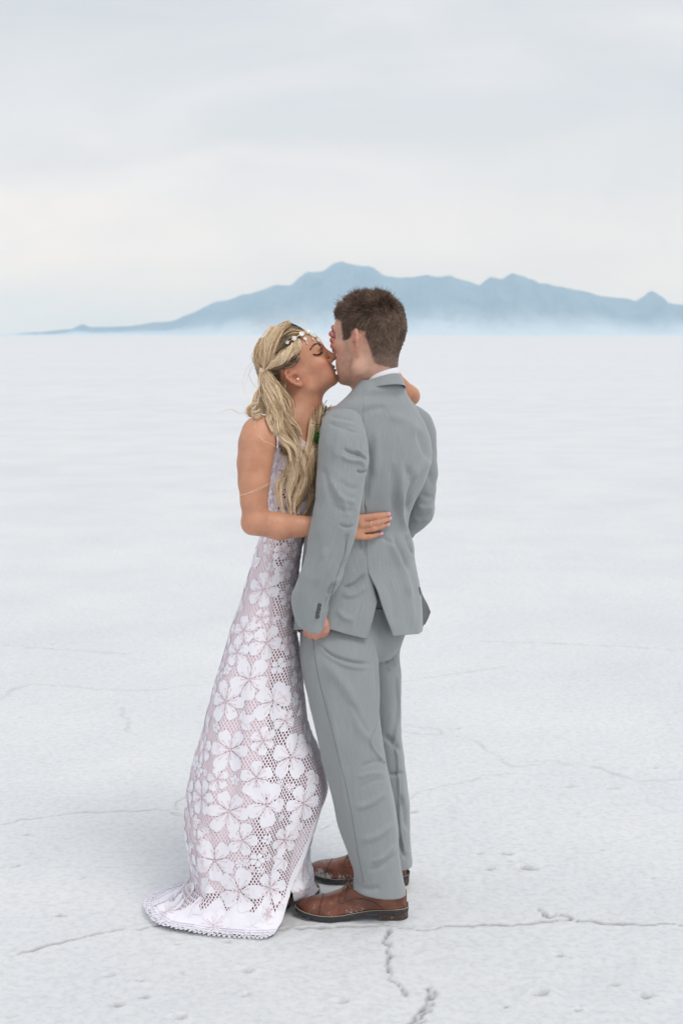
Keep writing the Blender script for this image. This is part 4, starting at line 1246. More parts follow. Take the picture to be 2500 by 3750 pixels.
def make_bride():
    S = SDF(grid_axis([(-.34, .0027), (.27,)]), grid_axis([(3.86, .0029), (4.50,)]), grid_axis([(0.03, .009), (1.13, .0027), (1.29, .005), (1.38, .0026), (1.80,)]))
    build_head(S, BH, lips=1.25)
    for sg in (1, -1): build_ear(S, BH, sg, (-.008, .068, -.002), 1.02, .35, -.15)
    # neck, trunk
    nk = np.array(P(1106, 1475, 4.165)); c0 = np.array(P(1085, 1560, 4.16))
    S.cone(BH.w(-.028, 0, -.020), nk, .046, .046, k=.025)
    S.cone(BH.w(.018, 0, -.058), nk + np.array([.012, -.004, .01]), .030, .036, k=.03)
    sh = np.array(P(950, 1590, 4.02)); sh2 = np.array(P(1170, 1556, 4.30))
    chest = np.array(P(1078, 1660, 4.15)); waist = np.array(P(1050, 1900, 4.14)); hip = np.array(P(985, 2190, 4.15))
    S.cone(nk, c0, .044, .058, k=.03)
    S.cone(c0 + np.array([0, 0, .012]), sh, .040, .040, k=.045); S.cone(c0, sh2, .046, .042, k=.035)
    S.cone(c0, chest, .07, .082, k=.04); S.cone(chest, waist, .078, .060, k=.04); S.cone(waist, hip, .060, .062, k=.04)
    for q in (P(1118, 1690, 4.09), P(1150, 1690, 4.19)): S.cone(chest, q, .06, .048, k=.03)
    # near arm
    el = np.array(P(931, 1912, 3.955)); wr = np.array(P(1205, 1928, 4.00))
    S.chain([sh, np.array(P(941, 1632, 4.0)), np.array(P(932, 1698, 3.985)), np.array(P(930, 1767, 3.972)), np.array(P(930, 1836, 3.962)), el + np.array([.003, .0, .012])], [.0445, .0475, .0455, .0410, .0345, .0335], k=.02, k0=.03)
    S.cone(el + np.array([-.010, .01, -.012]), el + np.array([.006, .0, -.004]), .022, .030, k=.02)
    S.chain([el, np.array(P(1020, 1927, 3.967)), wr], [.033, .0355, .025], k=.02)
    # near hand flat on the man's back
    def back(px, py, lift):
        h = ray_px(JACKET_BVH, px, py); return np.array(h[0]) + np.array(h[1]) * lift
    fingers = [
        [(1310,1893),(1342,1889),(1367,1886.5),(1394,1883),(1413,1880)],
        [(1312,1915),(1346,1914),(1371,1909),(1399,1902),(1418,1897)],
        [(1309,1937),(1338,1937),(1360,1933),(1390,1925),(1411,1919)],
        [(1300,1963),(1325,1965),(1346,1964),(1370,1958),(1388,1950)]]
    rad = [[.0100, .0098, .0094, .0082, .0066], [.0100, .0096, .0092, .0080, .0064], [.0098, .0094, .0092, .0080, .0064], [.0092, .0086, .0084, .0072, .0058]]
    tips = []
    for fi, (fp, rr) in enumerate(zip(fingers, rad)):
        lifts = [.012, .0115, .0125, .0090, .0062]
        pts = [back(a, b, lf) for (a, b), lf in zip(fp, lifts)]
        S.chain([wr + np.array([0, .0, .018 - .012 * fi])] + pts, [.016] + rr, k=.0022, k0=.012)
        tips.append((pts[-2], pts[-1]))
        if fi == 1: ring_at = (pts[1] * .9 + pts[2] * .1, pts[2] - pts[1])
    S.cone(back(1240, 1905, .014), back(1310, 1903, .012), .015, .0105, k=.01); S.cone(back(1240, 1945, .014), back(1302, 1946, .012), .015, .0105, k=.01)
    t0 = back(1255, 1885, .016); S.chain([wr, t0, t0 + np.array([.018, .0, .028]), t0 + np.array([.032, .0, .046])], [.016, .011, .009, .0075], k=.006)
    # far arm round his neck, fingers over his eyes
    el2 = np.array(P(1499, 1450, 4.43)); wr2 = np.array(P(1318, 1296, 4.335))
    S.chain([sh2, np.array(P(1340, 1500, 4.40)), el2], [.042, .040, .031], k=.02, k0=.03)
    S.chain([el2, np.array(P(1425, 1385, 4.40)), wr2], [.0285, .033, .024], k=.012)
    kn = [P(1268, 1216, 4.292), P(1262, 1233, 4.290), P(1262, 1252, 4.288), P(1266, 1270, 4.284)]
    tp = [P(1221, 1199, 4.196), P(1213, 1222, 4.182), P(1217, 1245, 4.176), P(1219, 1266, 4.172)]
    ftips = []
    for i in range(4):
        k_, t_ = np.array(kn[i]), np.array(tp[i])
        mid = np.array(P([1234,1226,1226,1228][i], [1206,1227,1248,1268][i], 4.256)); m2 = np.array(P([1224,1214,1217,1219][i], [1201,1223,1246,1267][i], 4.225))
        S.cone(wr2 + np.array([-.012, 0, .008 - .006 * i]), k_, .017, .0105, k=.012)
        S.chain([k_, mid, m2, t_], [.0100, .0092, .0086, .0078], k=.003)
        ftips.append((m2, t_))
    S.chain([wr2, np.array(P(1278, 1300, 4.30)), np.array(P(1256, 1306, 4.27)), np.array(P(1244, 1300, 4.25))], [.019, .013, .010, .008], k=.008)
    # legs and feet
    S.chain([hip + np.array([.0, -.06, -.02]), np.array(P(1000, 2700, 4.10)), np.array(P(965, 3180, 4.12)), np.array(P(985, 3290, 4.10))], [.055, .05, .036, .03], k=.03)
    S.chain([hip + np.array([.01, .06, -.02]), np.array(P(1030, 2700, 4.22)), np.array(P(1040, 3150, 4.25)), np.array(P(1062, 3225, 4.25))], [.055, .05, .036, .03], k=.03)
    V, F = S.mesh()
    V = laplace(V, F, 1, 0.35)
    Lc = BH.local(V)
    head = (V[:, 2] > 1.48) & (np.abs(Lc[:, 1]) < .12) & (V[:, 0] < .0) & (np.linalg.norm(Lc - np.array([.02, 0, .02]), axis=1) < .16)
    mir = BH.o + BH.s * (np.stack([Lc[:, 0], -np.abs(Lc[:, 1]), Lc[:, 2]], 1) @ BH.M)
    pm = project(mir); px = project(V)
    ear = (np.abs(Lc[:, 1]) > .0665) & (Lc[:, 0] > -.035) & (Lc[:, 0] < .02) & (Lc[:, 2] < .032) & (Lc[:, 2] > -.04)
    scalp = in_poly(pm, B_SCALP) & head & ~ear
    # colour regions of the face, painted make-up
    n = len(V); fl = np.zeros(n); tint = np.tile(np.array([.3, .2, .2]), (n, 1)); amt = np.zeros(n)
    def paint(center, radii, col, a, hard=1.0):
        d = (((Lc - np.array(center)) / np.array(radii)) ** 2).sum(1)
        wgt = a * np.clip((1.25 - d) / hard, 0, 1) * head
        m = wgt > amt
        tint[m] = col; amt[m] = wgt[m]
    for sg in (1, -1):
        paint((.092, sg * .033, .032), (.016, .019, .010), (.23, .085, .075), .75)
        fl[:] = np.maximum(fl, .45 * np.exp(-(((Lc - np.array([.075, sg * .048, -.012])) / np.array([.028, .03, .018])) ** 2).sum(1)) * head)
    paint((.103, 0, -.0285), (.014, .0215, .0062), (.17, .045, .05), .85)
    paint((.102, 0, -.0395), (.014, .0195, .0065), (.19, .050, .055), .85)
    paint((.100, -.020, -.066), (.0045, .004, .0035), (.10, .035, .025), .6)
    fl = np.maximum(fl, .35 * ear)
    ts = soft_mask(V, F, scalp, 2) * .9
    m = ts > amt; tint[m] = (.16, .105, .065); amt[m] = ts[m]
    handm = (px[:, 0] > 1290) & (px[:, 0] < 1440) & (px[:, 1] > 1860) & (px[:, 1] < 1980)
    for (kx, ky) in ((1368,1887),(1371,1910),(1359,1933),(1346,1965)):
        fl = np.maximum(fl, .75 * np.exp(-((px[:, 0] - kx) / 6) ** 2 - ((px[:, 1] - ky) / 10) ** 2) * handm)
    tipm = (V[:, 1] > 4.15) & (px[:, 0] < 1232) & (px[:, 0] > 1195) & (px[:, 1] > 1180) & (px[:, 1] < 1285) & (np.linalg.norm(V - np.array(tp[1]), axis=1) < .08)
    fl = np.maximum(fl, .6 * tipm)
    elw = np.exp(-(np.linalg.norm(V - (el + np.array([-.02, 0, -.02])), axis=1) / .03) ** 2); fl = np.maximum(fl, .4 * elw)
    body = mesh_obj('person', V, F, M_SKIN_F, attrs={'flush': fl, 'tint': tint, 'tint_amount': amt})
    tag(body, 'person with long blond hair in a white floral lace gown, embracing and kissing', 'person')
    bv = bvh_of(V, F)
    # nails
    def nail(p0, p1, normal, L, W, name='fingernail', axis=None):
        p0, p1 = np.array(p0), np.array(p1); ax = (p1 - p0) / np.linalg.norm(p1 - p0)
        if axis is not None: ax = np.array(axis, float); ax /= np.linalg.norm(ax)
        nn = np.array(normal, float); nn -= ax * (nn @ ax); nn /= np.linalg.norm(nn)
        sd = np.cross(ax, nn); v, f = [], []
        nu, nv = 7, 7
        for i in range(nu):
            u_ = i / (nu - 1)
            for j in range(nv):
                w_ = (j / (nv - 1)) * 2 - 1
                wid = W * (1 - .35 * max(0, (u_ - .7) / .3) ** 2)
                v.append(p1 + ax * (u_ * L - L * .35) + sd * w_ * wid + nn * (.0062 - .0028 * w_ * w_ - .0016 * (u_ - .3) ** 2))
        f = [(i * nv + j, i * nv + j + 1, (i + 1) * nv + j + 1, (i + 1) * nv + j) for i in range(nu - 1) for j in range(nv - 1)]
        o = mesh_obj(name, v, f, M_NAIL, body); solidify(o, .0012)
        return o
    for p0, p1 in tips:
        h = bv.find_nearest(Vector(p1)); nail(p0, p1, np.array(P(1380, 1900, 3.5)) - p1, .0135, .0057)
    for p0, p1 in ftips:
        nail(p0, p1 + np.array([.0025, -.0022, 0]), np.array([.30, -.95, .0]), .0125, .0048, axis=(.25, .0, -1))
    # ring
    c, ax = ring_at; ax = ax / np.linalg.norm(ax); e1 = np.cross(ax, [0, 0, 1]); e1 /= np.linalg.norm(e1); e2 = np.cross(ax, e1)
    t = np.linspace(0, 2 * math.pi, 28)
    pts = [c + .0103 * (e1 * math.cos(q) + e2 * math.sin(q)) for q in t]
    v, f = tube(pts, .0011, 6, cap=False); mesh_obj('ring', v, f, M_SILVER, body)
    return body, bv, V, F, scalp

bride, BRIDE_BVH, BV, BF, B_SC = make_bride()
# ------------------------------------------------------------------ the lace gown
def lace_material():
    m = Mat('white_lace_net', (0.78, 0.76, 0.82), 0.9)
    uv = m.node('ShaderNodeUVMap'); mp = m.node('ShaderNodeMapping'); mp.inputs['Scale'].default_value = (1 / .0105, 1 / .0165, 1)
    m.link(uv.outputs[0], mp.inputs[0])
    outs = []
    for off in (0.0, 0.5):
        ad = m.node('ShaderNodeVectorMath', operation='ADD'); ad.inputs[1].default_value = (off, off, 0)
        m.link(mp.outputs[0], ad.inputs[0])
        fr = m.node('ShaderNodeVectorMath', operation='FRACTION'); m.link(ad.outputs[0], fr.inputs[0])
        sb = m.node('ShaderNodeVectorMath', operation='SUBTRACT'); sb.inputs[1].default_value = (.5, .5, 0); m.link(fr.outputs[0], sb.inputs[0])
        ml = m.node('ShaderNodeVectorMath', operation='MULTIPLY'); ml.inputs[1].default_value = (1, 1, 0); m.link(sb.outputs[0], ml.inputs[0])
        ln = m.node('ShaderNodeVectorMath', operation='LENGTH'); m.link(ml.outputs[0], ln.inputs[0])
        outs.append(ln.outputs['Value'])
    mn = m.node('ShaderNodeMath', operation='MINIMUM'); m.link(outs[0], mn.inputs[0]); m.link(outs[1], mn.inputs[1])
    gt = m.node('ShaderNodeMath', operation='GREATER_THAN'); gt.inputs[1].default_value = 0.225; m.link(mn.outputs[0], gt.inputs[0])
    so = m.attr('solid')
    mx = m.node('ShaderNodeMath', operation='MAXIMUM'); m.link(gt.outputs[0], mx.inputs[0]); m.link(so.outputs['Fac'], mx.inputs[1])
    m.link(mx.outputs[0], m.b.inputs['Alpha'])
    col = m.mix(so.outputs['Fac'], (0.84, 0.75, 0.81), (0.85, 0.84, 0.905))
    m.base(col.outputs[0])
    return m.m

M_LACE = lace_material()
M_PETAL = Mat('lace_flower_thread', (0.80, 0.785, 0.84), 0.9)
_a = M_PETAL.attr('tone'); M_PETAL.base(_a.outputs['Color'])
_n = M_PETAL.noise(700.0, detail=2); M_PETAL.bump(_n.outputs['Fac'], 0.35, 0.0008)
M_PETAL = M_PETAL.m
C_WHITE = np.array([.86, .85, .92]); C_PINK = np.array([.80, .62, .66])

def make_dress(body):
    lv = [(1010,1640,1172,1640,4.145,.098,.25),(1000,1690,1186,1690,4.14,.112,.25),(984,1760,1176,1760,4.14,.108,.2),(968,1850,1150,1850,4.14,.100,.15),(952,1966,1113,1966,4.14,.098,.1),(933,2025,1103,2025,4.14,.102,.1),(906,2120,1092,2120,4.14,.112,.1),(876,2216,1084,2216,4.14,.12,.1),
          (852,2280,1082,2280,4.14,.128,.1),(821,2392,1098,2392,4.14,.14,.1),(790,2487,1108,2487,4.14,.15,.1),(765,2583,1118,2583,4.14,.158,.1),(741,2679,1135,2679,4.14,.165,.1),(721,2742,1162,2742,4.14,.17,.1),(701,2822,1190,2822,4.14,.176,.1),(687,2902,1200,2902,4.14,.18,.1),
          (680,2982,1181,2982,4.142,.184,.1),(686,3061,1157,3061,4.145,.187,.1),(699,3141,1138,3141,4.147,.19,.1),(704,3190,1138,3190,4.148,.192,.1),(708,3216,1148,3216,4.148,.194,.1)]
    slit = np.array([(1188,2868),(1186,2880),(1172,2934),(1148,2998),(1124,3062),(1100,3125),(1075,3189),(1067,3216)], float)
    def tfun(i, r, ncol):
        cx, w, py = (r[0] + r[2]) / 2, (r[2] - r[0]) / 2, r[1]
        if py < 2868: t0 = -.02
        else:
            xs = np.interp(py, slit[:, 1], slit[:, 0]); t0 = -math.acos(max(-1, min(1, (xs - cx) / w)))
            t0 = min(-.02, t0 * float(smooth01(np.array((py - 2868) / 110.0))))
        # near panel runs clockwise from the slit round the near side, back, far side to the right edge
        return np.linspace(t0, -2 * math.pi + .02 - .8 * float(smooth01(np.array((py - 2868) / 160.0))), ncol)
    nr, nc = 330, 300
    V, F, r, TT = loft(lv, nr, nc, tfun, closed=False, expo=2.1)
    V = V.reshape(nr, nc, 3)
    lap = smooth01((-6.0 - TT) / .35) * smooth01((r[:, 1] - 2868) / 160.0)[:, None]     # the far edge laps under the near one
    V = V + (V.mean(1, keepdims=True) - V) * (.055 * lap)[..., None]
    # hem loop on the ground, and the train spreading to the left
    t_h = TT[-1]                                             # from about -60 deg to -360 deg
    ctrl = [(-.02,1150,3262,.012),(-.5,1085,3330,.014),(-.79,1014,3416,.004),(-1.05,992,3424,.004),(-1.35,958,3426,.004),(-1.65,900,3424,.004),(-1.95,800,3416,.004),(-2.25,696,3404,.006),(-2.5,604,3386,.010),(-2.75,560,3352,.010),(-3.0,546,3318,.010),(-3.25,560,3288,.010),(-3.5,600,3266,.010),(-3.8,690,3238,.010),(-4.2,780,3212,.010),(-4.6,860,3190,.010),(-5.0,950,3195,.010),(-5.5,1060,3225,.012),(-5.9,1130,3240,.014),(-6.27,1160,3262,.016),(-6.6,1136,3286,.018),(-6.9,1102,3300,.016),(-7.2,1060,3304,.012)]
    ctrl = np.array(ctrl)[::-1]
    hx = interp_rows(ctrl[:, 0], ctrl[:, 1:], t_h)
    H = np.array([PG(a, b, z) for a, b, z in hx])
    top = V[-1]
    m2 = 70
    spread = np.linalg.norm(H[:, :2] - top[:, :2], axis=1)
    rows = []
    for q in range(1, m2 + 1):
        s = q / m2
        e = np.clip(spread / .22, 0, 1)[:, None]
        hs = s ** (1 - .35 * e[:, 0])[:, None]                # outward travel
        xy = top[:, :2] * (1 - hs) + H[:, :2] * hs
        drop = (1 - s) * (1 - e) + max(0.0, 1 - s * 2.1) ** 1.6 * e
        z = H[:, 2:3] + (top[:, 2:3] - H[:, 2:3]) * drop
        rows.append(np.concatenate([xy, z], 1))
    V = np.concatenate([V, np.array(rows)]); nr2 = nr + m2
    ii, jj = np.meshgrid(np.arange(nr2 - 1), np.arange(nc - 1), indexing='ij')
    F = np.stack([ii * nc + jj, (ii + 1) * nc + jj, (ii + 1) * nc + jj + 1, ii * nc + jj + 1], -1).reshape(-1, 4)
    # long soft folds of the skirt and ripples of the train
    Vf = V.reshape(-1, 3)
    N = vnormals(Vf, F); c = Vf.mean(0)
    if ((Vf - c) * N)[: nr * nc, :2].sum() < 0: F = F[:, ::-1]; N = -N
    tt = np.concatenate([TT, np.repeat(TT[-1:], m2, 0)]).ravel()
    row = np.repeat(np.arange(nr2), nc)
    low = smooth01((row - 90) / 200.0)
    fold = .012 * np.sin(tt * 7 + 1.2 * np.sin(row / 60.0)) * low + .006 * np.sin(tt * 15 + row / 90.0) * low
    fold *= 1 - smooth01((row - nr - 10) / 40.0)
    side = np.clip(np.abs(np.sin(tt)), 0, 1) ** .7            # leave the outline where it is
    Vf = Vf + N * (fold * side * .7)[:, None]
    tr = smooth01((row - nr - 20) / 30.0) * np.clip(np.repeat(spread[None], nr2, 0).ravel() / .2, 0, 1)
    Vf[:, 2] += tr * (.006 + .008 * vnoise(np.stack([Vf[:, 0] * 16, Vf[:, 1] * 16, 0 * Vf[:, 0]], 1), 3) + .004 * vnoise(Vf * 45, 5))
    Vf[:, 2] = np.maximum(Vf[:, 2], .003)
    Vf = sculpt(Vf, F, [([(998,1990),(1004,2150),(1000,2300),(990,2500),(960,2700),(920,2900)], 12, -.004, 0), ([(985,2000),(975,2200),(950,2450),(915,2700)], 25, .004, 1), ([(870,2350),(820,2600),(780,2900),(770,3100)], 26, .007, 1), ([(900,2500),(860,2800),(850,3100)], 22, -.006, 1), ([(1040,2300),(1050,2600),(1080,2850)], 22, .006, 1), ([(960,2900),(930,3100),(900,3350)], 26, .007, 1), ([(720,3000),(735,3120),(740,3230)], 14, .008, 1), ([(760,3000),(775,3150),(770,3300)], 16, -.008, 1)])
    V = Vf.reshape(nr2, nc, 3)
    # metric coordinates
    du = np.linalg.norm(np.diff(V, axis=1), axis=2); dv = np.linalg.norm(np.diff(V, axis=0), axis=2)
    seg = du[:nr].sum(1)
    U = np.concatenate([np.zeros((nr2, 1)), np.cumsum(du, 1)], 1); 
    j0 = int(nc * .30)
    TTf = np.concatenate([TT, np.repeat(TT[-1:], m2, 0)])
    U = U - np.array([np.interp(2.0, -TTf[i], U[i]) for i in range(nr2)])[:, None]   # measure from a line down the near side
    VV = np.concatenate([np.zeros((1, nc)), np.cumsum(dv, 0)], 0)
    ref = np.array([[np.interp(1.6, -TTf[i], V[i, :, k]) for k in range(3)] for i in range(nr2)])
    vm = np.concatenate([[0], np.cumsum(np.linalg.norm(np.diff(ref, axis=0), axis=1) + 1e-5)])
    uv = np.stack([U.ravel(), np.repeat(vm[:, None], nc, 1).ravel()], 1)
    solid = np.zeros((nr2, nc))
    ue = np.arange(nc)
    solid[:, :] = 0
    edge = np.minimum(U - U[:, :1], 1e9)
    solid[np.arange(nr2) > nr * .72] = np.maximum(solid[np.arange(nr2) > nr * .72], (edge[np.arange(nr2) > nr * .72] < .022) * 1.0)   # bound slit edge
    solid[:4] = 1
    lowrow = np.arange(nr2) > nr * .55
    solid[np.ix_(lowrow, np.arange(nc) > int(nc * .62))] = 1                          # far panel: lined
    Lh = np.linalg.norm(V - V[-1][None], axis=2)
    solid = np.maximum(solid, smooth01((.085 + .02 * np.sin(np.arange(nc) * .35)[None] - Lh) / .004))   # woven band above the crochet edge
    solid[(np.arange(nr2) > nr + 22)] = np.maximum(solid[(np.arange(nr2) > nr + 22)], (spread > .16)[None] * 1.0)
    dress = mesh_obj('lace_dress', Vf, F, M_LACE, body, uv=uv, attrs={'solid': solid.ravel()})
    dress['label'] = 'long white gown of floral lace with a slit and a trailing hem'
    N = vnormals(Vf, F).reshape(nr2, nc, 3)
    PX = project(Vf).reshape(nr2, nc, 2)
    # ---- flowers worked into the net: each one a raised piece
    from math import pi
    def at(u, v):
        """metric (u,v) arrays -> points, normals on the gown"""
        fi = np.interp(v, vm, np.arange(nr2)); i0 = np.clip(fi.astype(int), 0, nr2 - 2); fy = fi - i0
        out = np.zeros((len(u), 3)); nn = np.zeros((len(u), 3)); ok = np.ones(len(u), bool)
        for k in range(len(u)):
            ur = U[i0[k]] * (1 - fy[k]) + U[i0[k] + 1] * fy[k]
            j = int(np.searchsorted(ur, u[k])) - 1
            if j < 0 or j > nc - 2:
                ok[k] = False; j = min(max(j, 0), nc - 2)
            fx = min(1, max(0, (u[k] - ur[j]) / (ur[j + 1] - ur[j] + 1e-9)))
            w = ((1 - fy[k]) * (1 - fx), (1 - fy[k]) * fx, fy[k] * (1 - fx), fy[k] * fx)
            ix = ((i0[k], j), (i0[k], j + 1), (i0[k] + 1, j), (i0[k] + 1, j + 1))
            for ww, (a, b) in zip(w, ix): out[k] += ww * V[a, b]; nn[k] += ww * N[a, b]
        return out, nn, ok
    nearcols = np.nonzero((N[..., 1] < .2).ravel())[0]
    PXf = PX.reshape(-1, 2)
    def uv_at_px(px, py):
        k = nearcols[np.argmin(((PXf[nearcols] - np.array([px, py])) ** 2).sum(1))]
        return U.ravel()[k], vm[k // nc]
    flowers = []
    big = [(606,1355,46),(612,1475,44),(575,1560,50),(520,1612,52),(628,1612,52),(530,1722,52),(668,1738,56),(612,1850,52),(695,1845,50),(525,1862,54),(495,1975,54),(558,1930,42),(550,2048,56),(620,2040,46),(590,1785,44),(470,1720,34),(705,1705,40),(655,1930,40),(655,1655,30),(650,1600,30),(585,1285,34),(648,1265,22),(655,1310,28),(560,1450,36),(660,1480,24),(655,1425,18),(545,1500,36),(690,1560,30),(480,1660,30),(465,1830,44),(455,1930,26),(470,2040,30),(565,1655,28),(715,1790,26),(615,2100,22),(680,1900,24),(640,1985,30),(500,1790,30),(660,1365,26),(690,1630,26),(600,1420,22),(640,1530,20),(635,1095,22),(640,1150,22),(630,1200,18),(655,1060,24),(640,1060,20),(660,1110,20),(618,1140,18),(628,1170,14),(670,1085,18),(648,1180,20),(690,1075,16),(685,1120,18)]
    taken = []
    rng = np.random.default_rng(3)
    for fx, fy, fr in big:
        u, v = uv_at_px(fx * FS, fy * FS)
        taken.append((u, v, fr * FS / 1255.0, 0 if fr > 38 else (1 if rng.random() < .5 else 2)))
    umin, umax = U[-m2].min(), U[-m2].max()
    for rad in (.058, .045, .033, .024, .017, .0125):
        for _ in range(1500 if rad > .03 else 5200):
            u, v = rng.uniform(umin, umax), rng.uniform(vm[3], vm[-12])
            row_i = int(np.interp(v, vm, np.arange(nr2)))
            if u < U[row_i, 0] + rad * .9 or u > U[row_i, -1] - rad * .9: continue
            if all((u - a) ** 2 + (v - b) ** 2 > (.90 * (rad + c_)) ** 2 for a, b, c_, _k in taken) and (rad > .02 or row_i < nr + 10):
                taken.append((u, v, rad, 0 if rad > .04 else (1 if rng.random() < .5 else 2)))
    for u0, v0, R, kind in taken:
        mb = MB(); rot = rng.uniform(0, 6.28)
        def patch(fu, fv, faces, col, lift):
            p, nn, ok = at(u0 + fu, v0 + fv)
            if not ok.all():
                keep = np.nonzero(ok)[0]
                mp_ = -np.ones(len(ok), int); mp_[keep] = np.arange(len(keep))
                faces = [tuple(mp_[list(f_)]) for f_ in faces if ok[list(f_)].all()]
                if not faces: return
                p, nn = p[keep], nn[keep]
            mb.add(p + nn * lift, faces, col)
        if kind in (0, 1):
            npet = 6 if kind == 0 and rng.random() < .6 else 5
            K = 10
            for q in range(npet):                             # petals one by one, small gaps between
                a0 = rot + q * 2 * pi / npet; wv = rng.uniform(.88, 1.04)
                half = pi / npet * .97
                th = np.linspace(-1, 1, K)
                prof = (1 - np.abs(th) ** 3.2 * .42) * (1 - .07 * np.exp(-(th / .16) ** 2))
                fu, fv = [], []
                for rr in (.10, .45, .78, 1.0):
                    spread_ = half * th * (1.0 if rr < 1 else .92) * (.62 + .38 * min(1, rr * 1.6)) if True else 0
                    rad_ = R * wv * rr * (prof if rr > .5 else 1.0)
                    fu += list(rad_ * np.cos(a0 + spread_)); fv += list(rad_ * np.sin(a0 + spread_))
                fc = [(i * K + j, i * K + j + 1, (i + 1) * K + j + 1, (i + 1) * K + j) for i in range(3) for j in range(K - 1)]
                patch(np.array(fu), np.array(fv), fc, C_WHITE, .0013)
            if R > .026:                                      # stamens: open-work lines with dots
                ns = npet * 2
                for q in range(ns):
                    a0 = rot + (q + .5) * 2 * pi / ns; L = R * rng.uniform(.42, .60); w = .0008
                    ca, sa = math.cos(a0), math.sin(a0)
                    fu = np.array([.14 * R * ca - w * sa, .14 * R * ca + w * sa, L * ca + w * sa, L * ca - w * sa]); fv = np.array([.14 * R * sa + w * ca, .14 * R * sa - w * ca, L * sa - w * ca, L * sa + w * ca])
                    patch(fu, fv, [(0, 1, 2, 3)], C_PINK, .0021)
                    k8 = np.linspace(0, 2 * pi, 6, endpoint=False); rd = .0024
                    patch(L * ca + rd * np.cos(k8), L * sa + rd * np.sin(k8), [tuple(range(6))], C_PINK, .0023)
                k8 = np.linspace(0, 2 * pi, 10, endpoint=False); rd = R * .065
                patch(rd * np.cos(k8), rd * np.sin(k8), [tuple(range(10))], C_PINK * .9, .0025)
        else:                                                 # a leaf spray: two or three leaves with a vein
            for q in range(3):
                a0 = rot + (q - 1) * 1.05; K = 8
                L = R * (1.35 if q == 1 else 1.05); base = -R * .45
                s_ = np.linspace(0, 1, K); hw = .36 * R * np.sin(np.pi * s_ ** .8) ** .8
                ca, sa = math.cos(a0), math.sin(a0); bx, by = base * math.cos(rot), base * math.sin(rot)
                fu, fv = [], []
                for sg in (-1, 1):
                    fu += list(bx + s_ * L * ca - sg * hw * sa); fv += list(by + s_ * L * sa + sg * hw * ca)
                fc = [(j, j + 1, K + j + 1, K + j) for j in range(K - 1)]
                patch(np.array(fu), np.array(fv), fc, C_WHITE, .0013)
                w = .0009
                fu = np.array([bx + .1 * L * ca - w * sa, bx + .1 * L * ca + w * sa, bx + .8 * L * ca + w * sa, bx + .8 * L * ca - w * sa]); fv = np.array([by + .1 * L * sa + w * ca, by + .1 * L * sa - w * ca, by + .8 * L * sa - w * ca, by + .8 * L * sa + w * ca])
                patch(fu, fv, [(0, 1, 2, 3)], C_PINK, .0021)
        if mb.n: mb.build('lace_flower' if kind != 2 else 'lace_leaf', M_PETAL, dress)
    # ---- crochet edging: scalloped loops along the hem
    mb = MB()
    hemP = V[-1]; inn = V[-10]
    L = np.concatenate([[0], np.cumsum(np.linalg.norm(np.diff(hemP, axis=0), axis=1))])
    out_dir = hemP - inn; out_dir[:, 2] *= .3; out_dir /= np.linalg.norm(out_dir, axis=1)[:, None] + 1e-9
    nl = int(L[-1] / .0135)
    for q in range(nl):
        s0 = (q + .5) / nl * L[-1]
        c0 = np.array([np.interp(s0, L, hemP[:, k]) for k in range(3)]); od = np.array([np.interp(s0, L, out_dir[:, k]) for k in range(3)])
        tg = np.array([np.interp(min(L[-1], s0 + .004), L, hemP[:, k]) for k in range(3)]) - c0; tg /= np.linalg.norm(tg) + 1e-9
        for rr, off, tw in ((.0080, -.003, .0013), (.0066, .006, .0014), (.0034, .0135, .0013)):
            k8 = np.linspace(0, 2 * pi, 11)
            pts = [c0 + od * (off + rr * math.sin(a)) + tg * rr * math.cos(a) + np.array([0, 0, .004 + .0015 * math.sin(q * 1.7 + a)]) for a in k8]
            v, f = tube(pts, tw, 4, cap=False); mb.add(v, f, C_WHITE)
    for base_i in (1, 8, 14):                                 # rows of chain stitch
        rowp = V[-1 - base_i] + N[-1 - base_i] * .002
        v, f = tube(rowp, .0013, 4); mb.add(v, f, C_WHITE)
    trim = mb.build('crochet_hem', M_PETAL, dress); trim['kind'] = 'stuff'
    # ---- slip under the lace, its front set back and painted dark as interior shade
    sl = V[2:nr - 4:3, ::3].copy(); n_s = N[2:nr - 4:3, ::3]
    cen = sl.mean(1, keepdims=True)
    tsl = TT[2:nr - 4:3, ::3]
    pxs = PX[2:nr - 4:3, ::3, :]
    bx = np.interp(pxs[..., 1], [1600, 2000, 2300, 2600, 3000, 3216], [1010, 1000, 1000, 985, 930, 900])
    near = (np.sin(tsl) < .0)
    shade_gap = np.where(near, smooth01((pxs[..., 0] - bx) / 25.0), 0)
    depth = .0025 + .032 * shade_gap
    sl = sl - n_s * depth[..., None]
    a, b = sl.shape[:2]
    py_s = pxs[..., 1]
    hide = (py_s > 2840) & ((np.arange(b) < int(b * .15))[None] | (np.arange(b) > int(b * .60))[None])
    Fs = np.array([(i * b + j, (i + 1) * b + j, (i + 1) * b + j + 1, i * b + j + 1) for i in range(a - 1) for j in range(b - 1) if not hide[i, j]])
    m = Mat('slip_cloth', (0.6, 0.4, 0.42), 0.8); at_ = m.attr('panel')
    mx = m.mix(at_.outputs['Fac'], (0.92, 0.75, 0.80), (0.085, 0.034, 0.028)); m.base(mx.outputs[0])  # dark tone paints the shaded inside of the skirt where panel is set
    mesh_obj('slip', sl.reshape(-1, 3), Fs, m.m, dress, attrs={'panel': shade_gap.ravel()})  # panel attribute: mask of the painted inside shade
    # ---- bodice straps over the shoulders
    mb = MB()
    sol = []
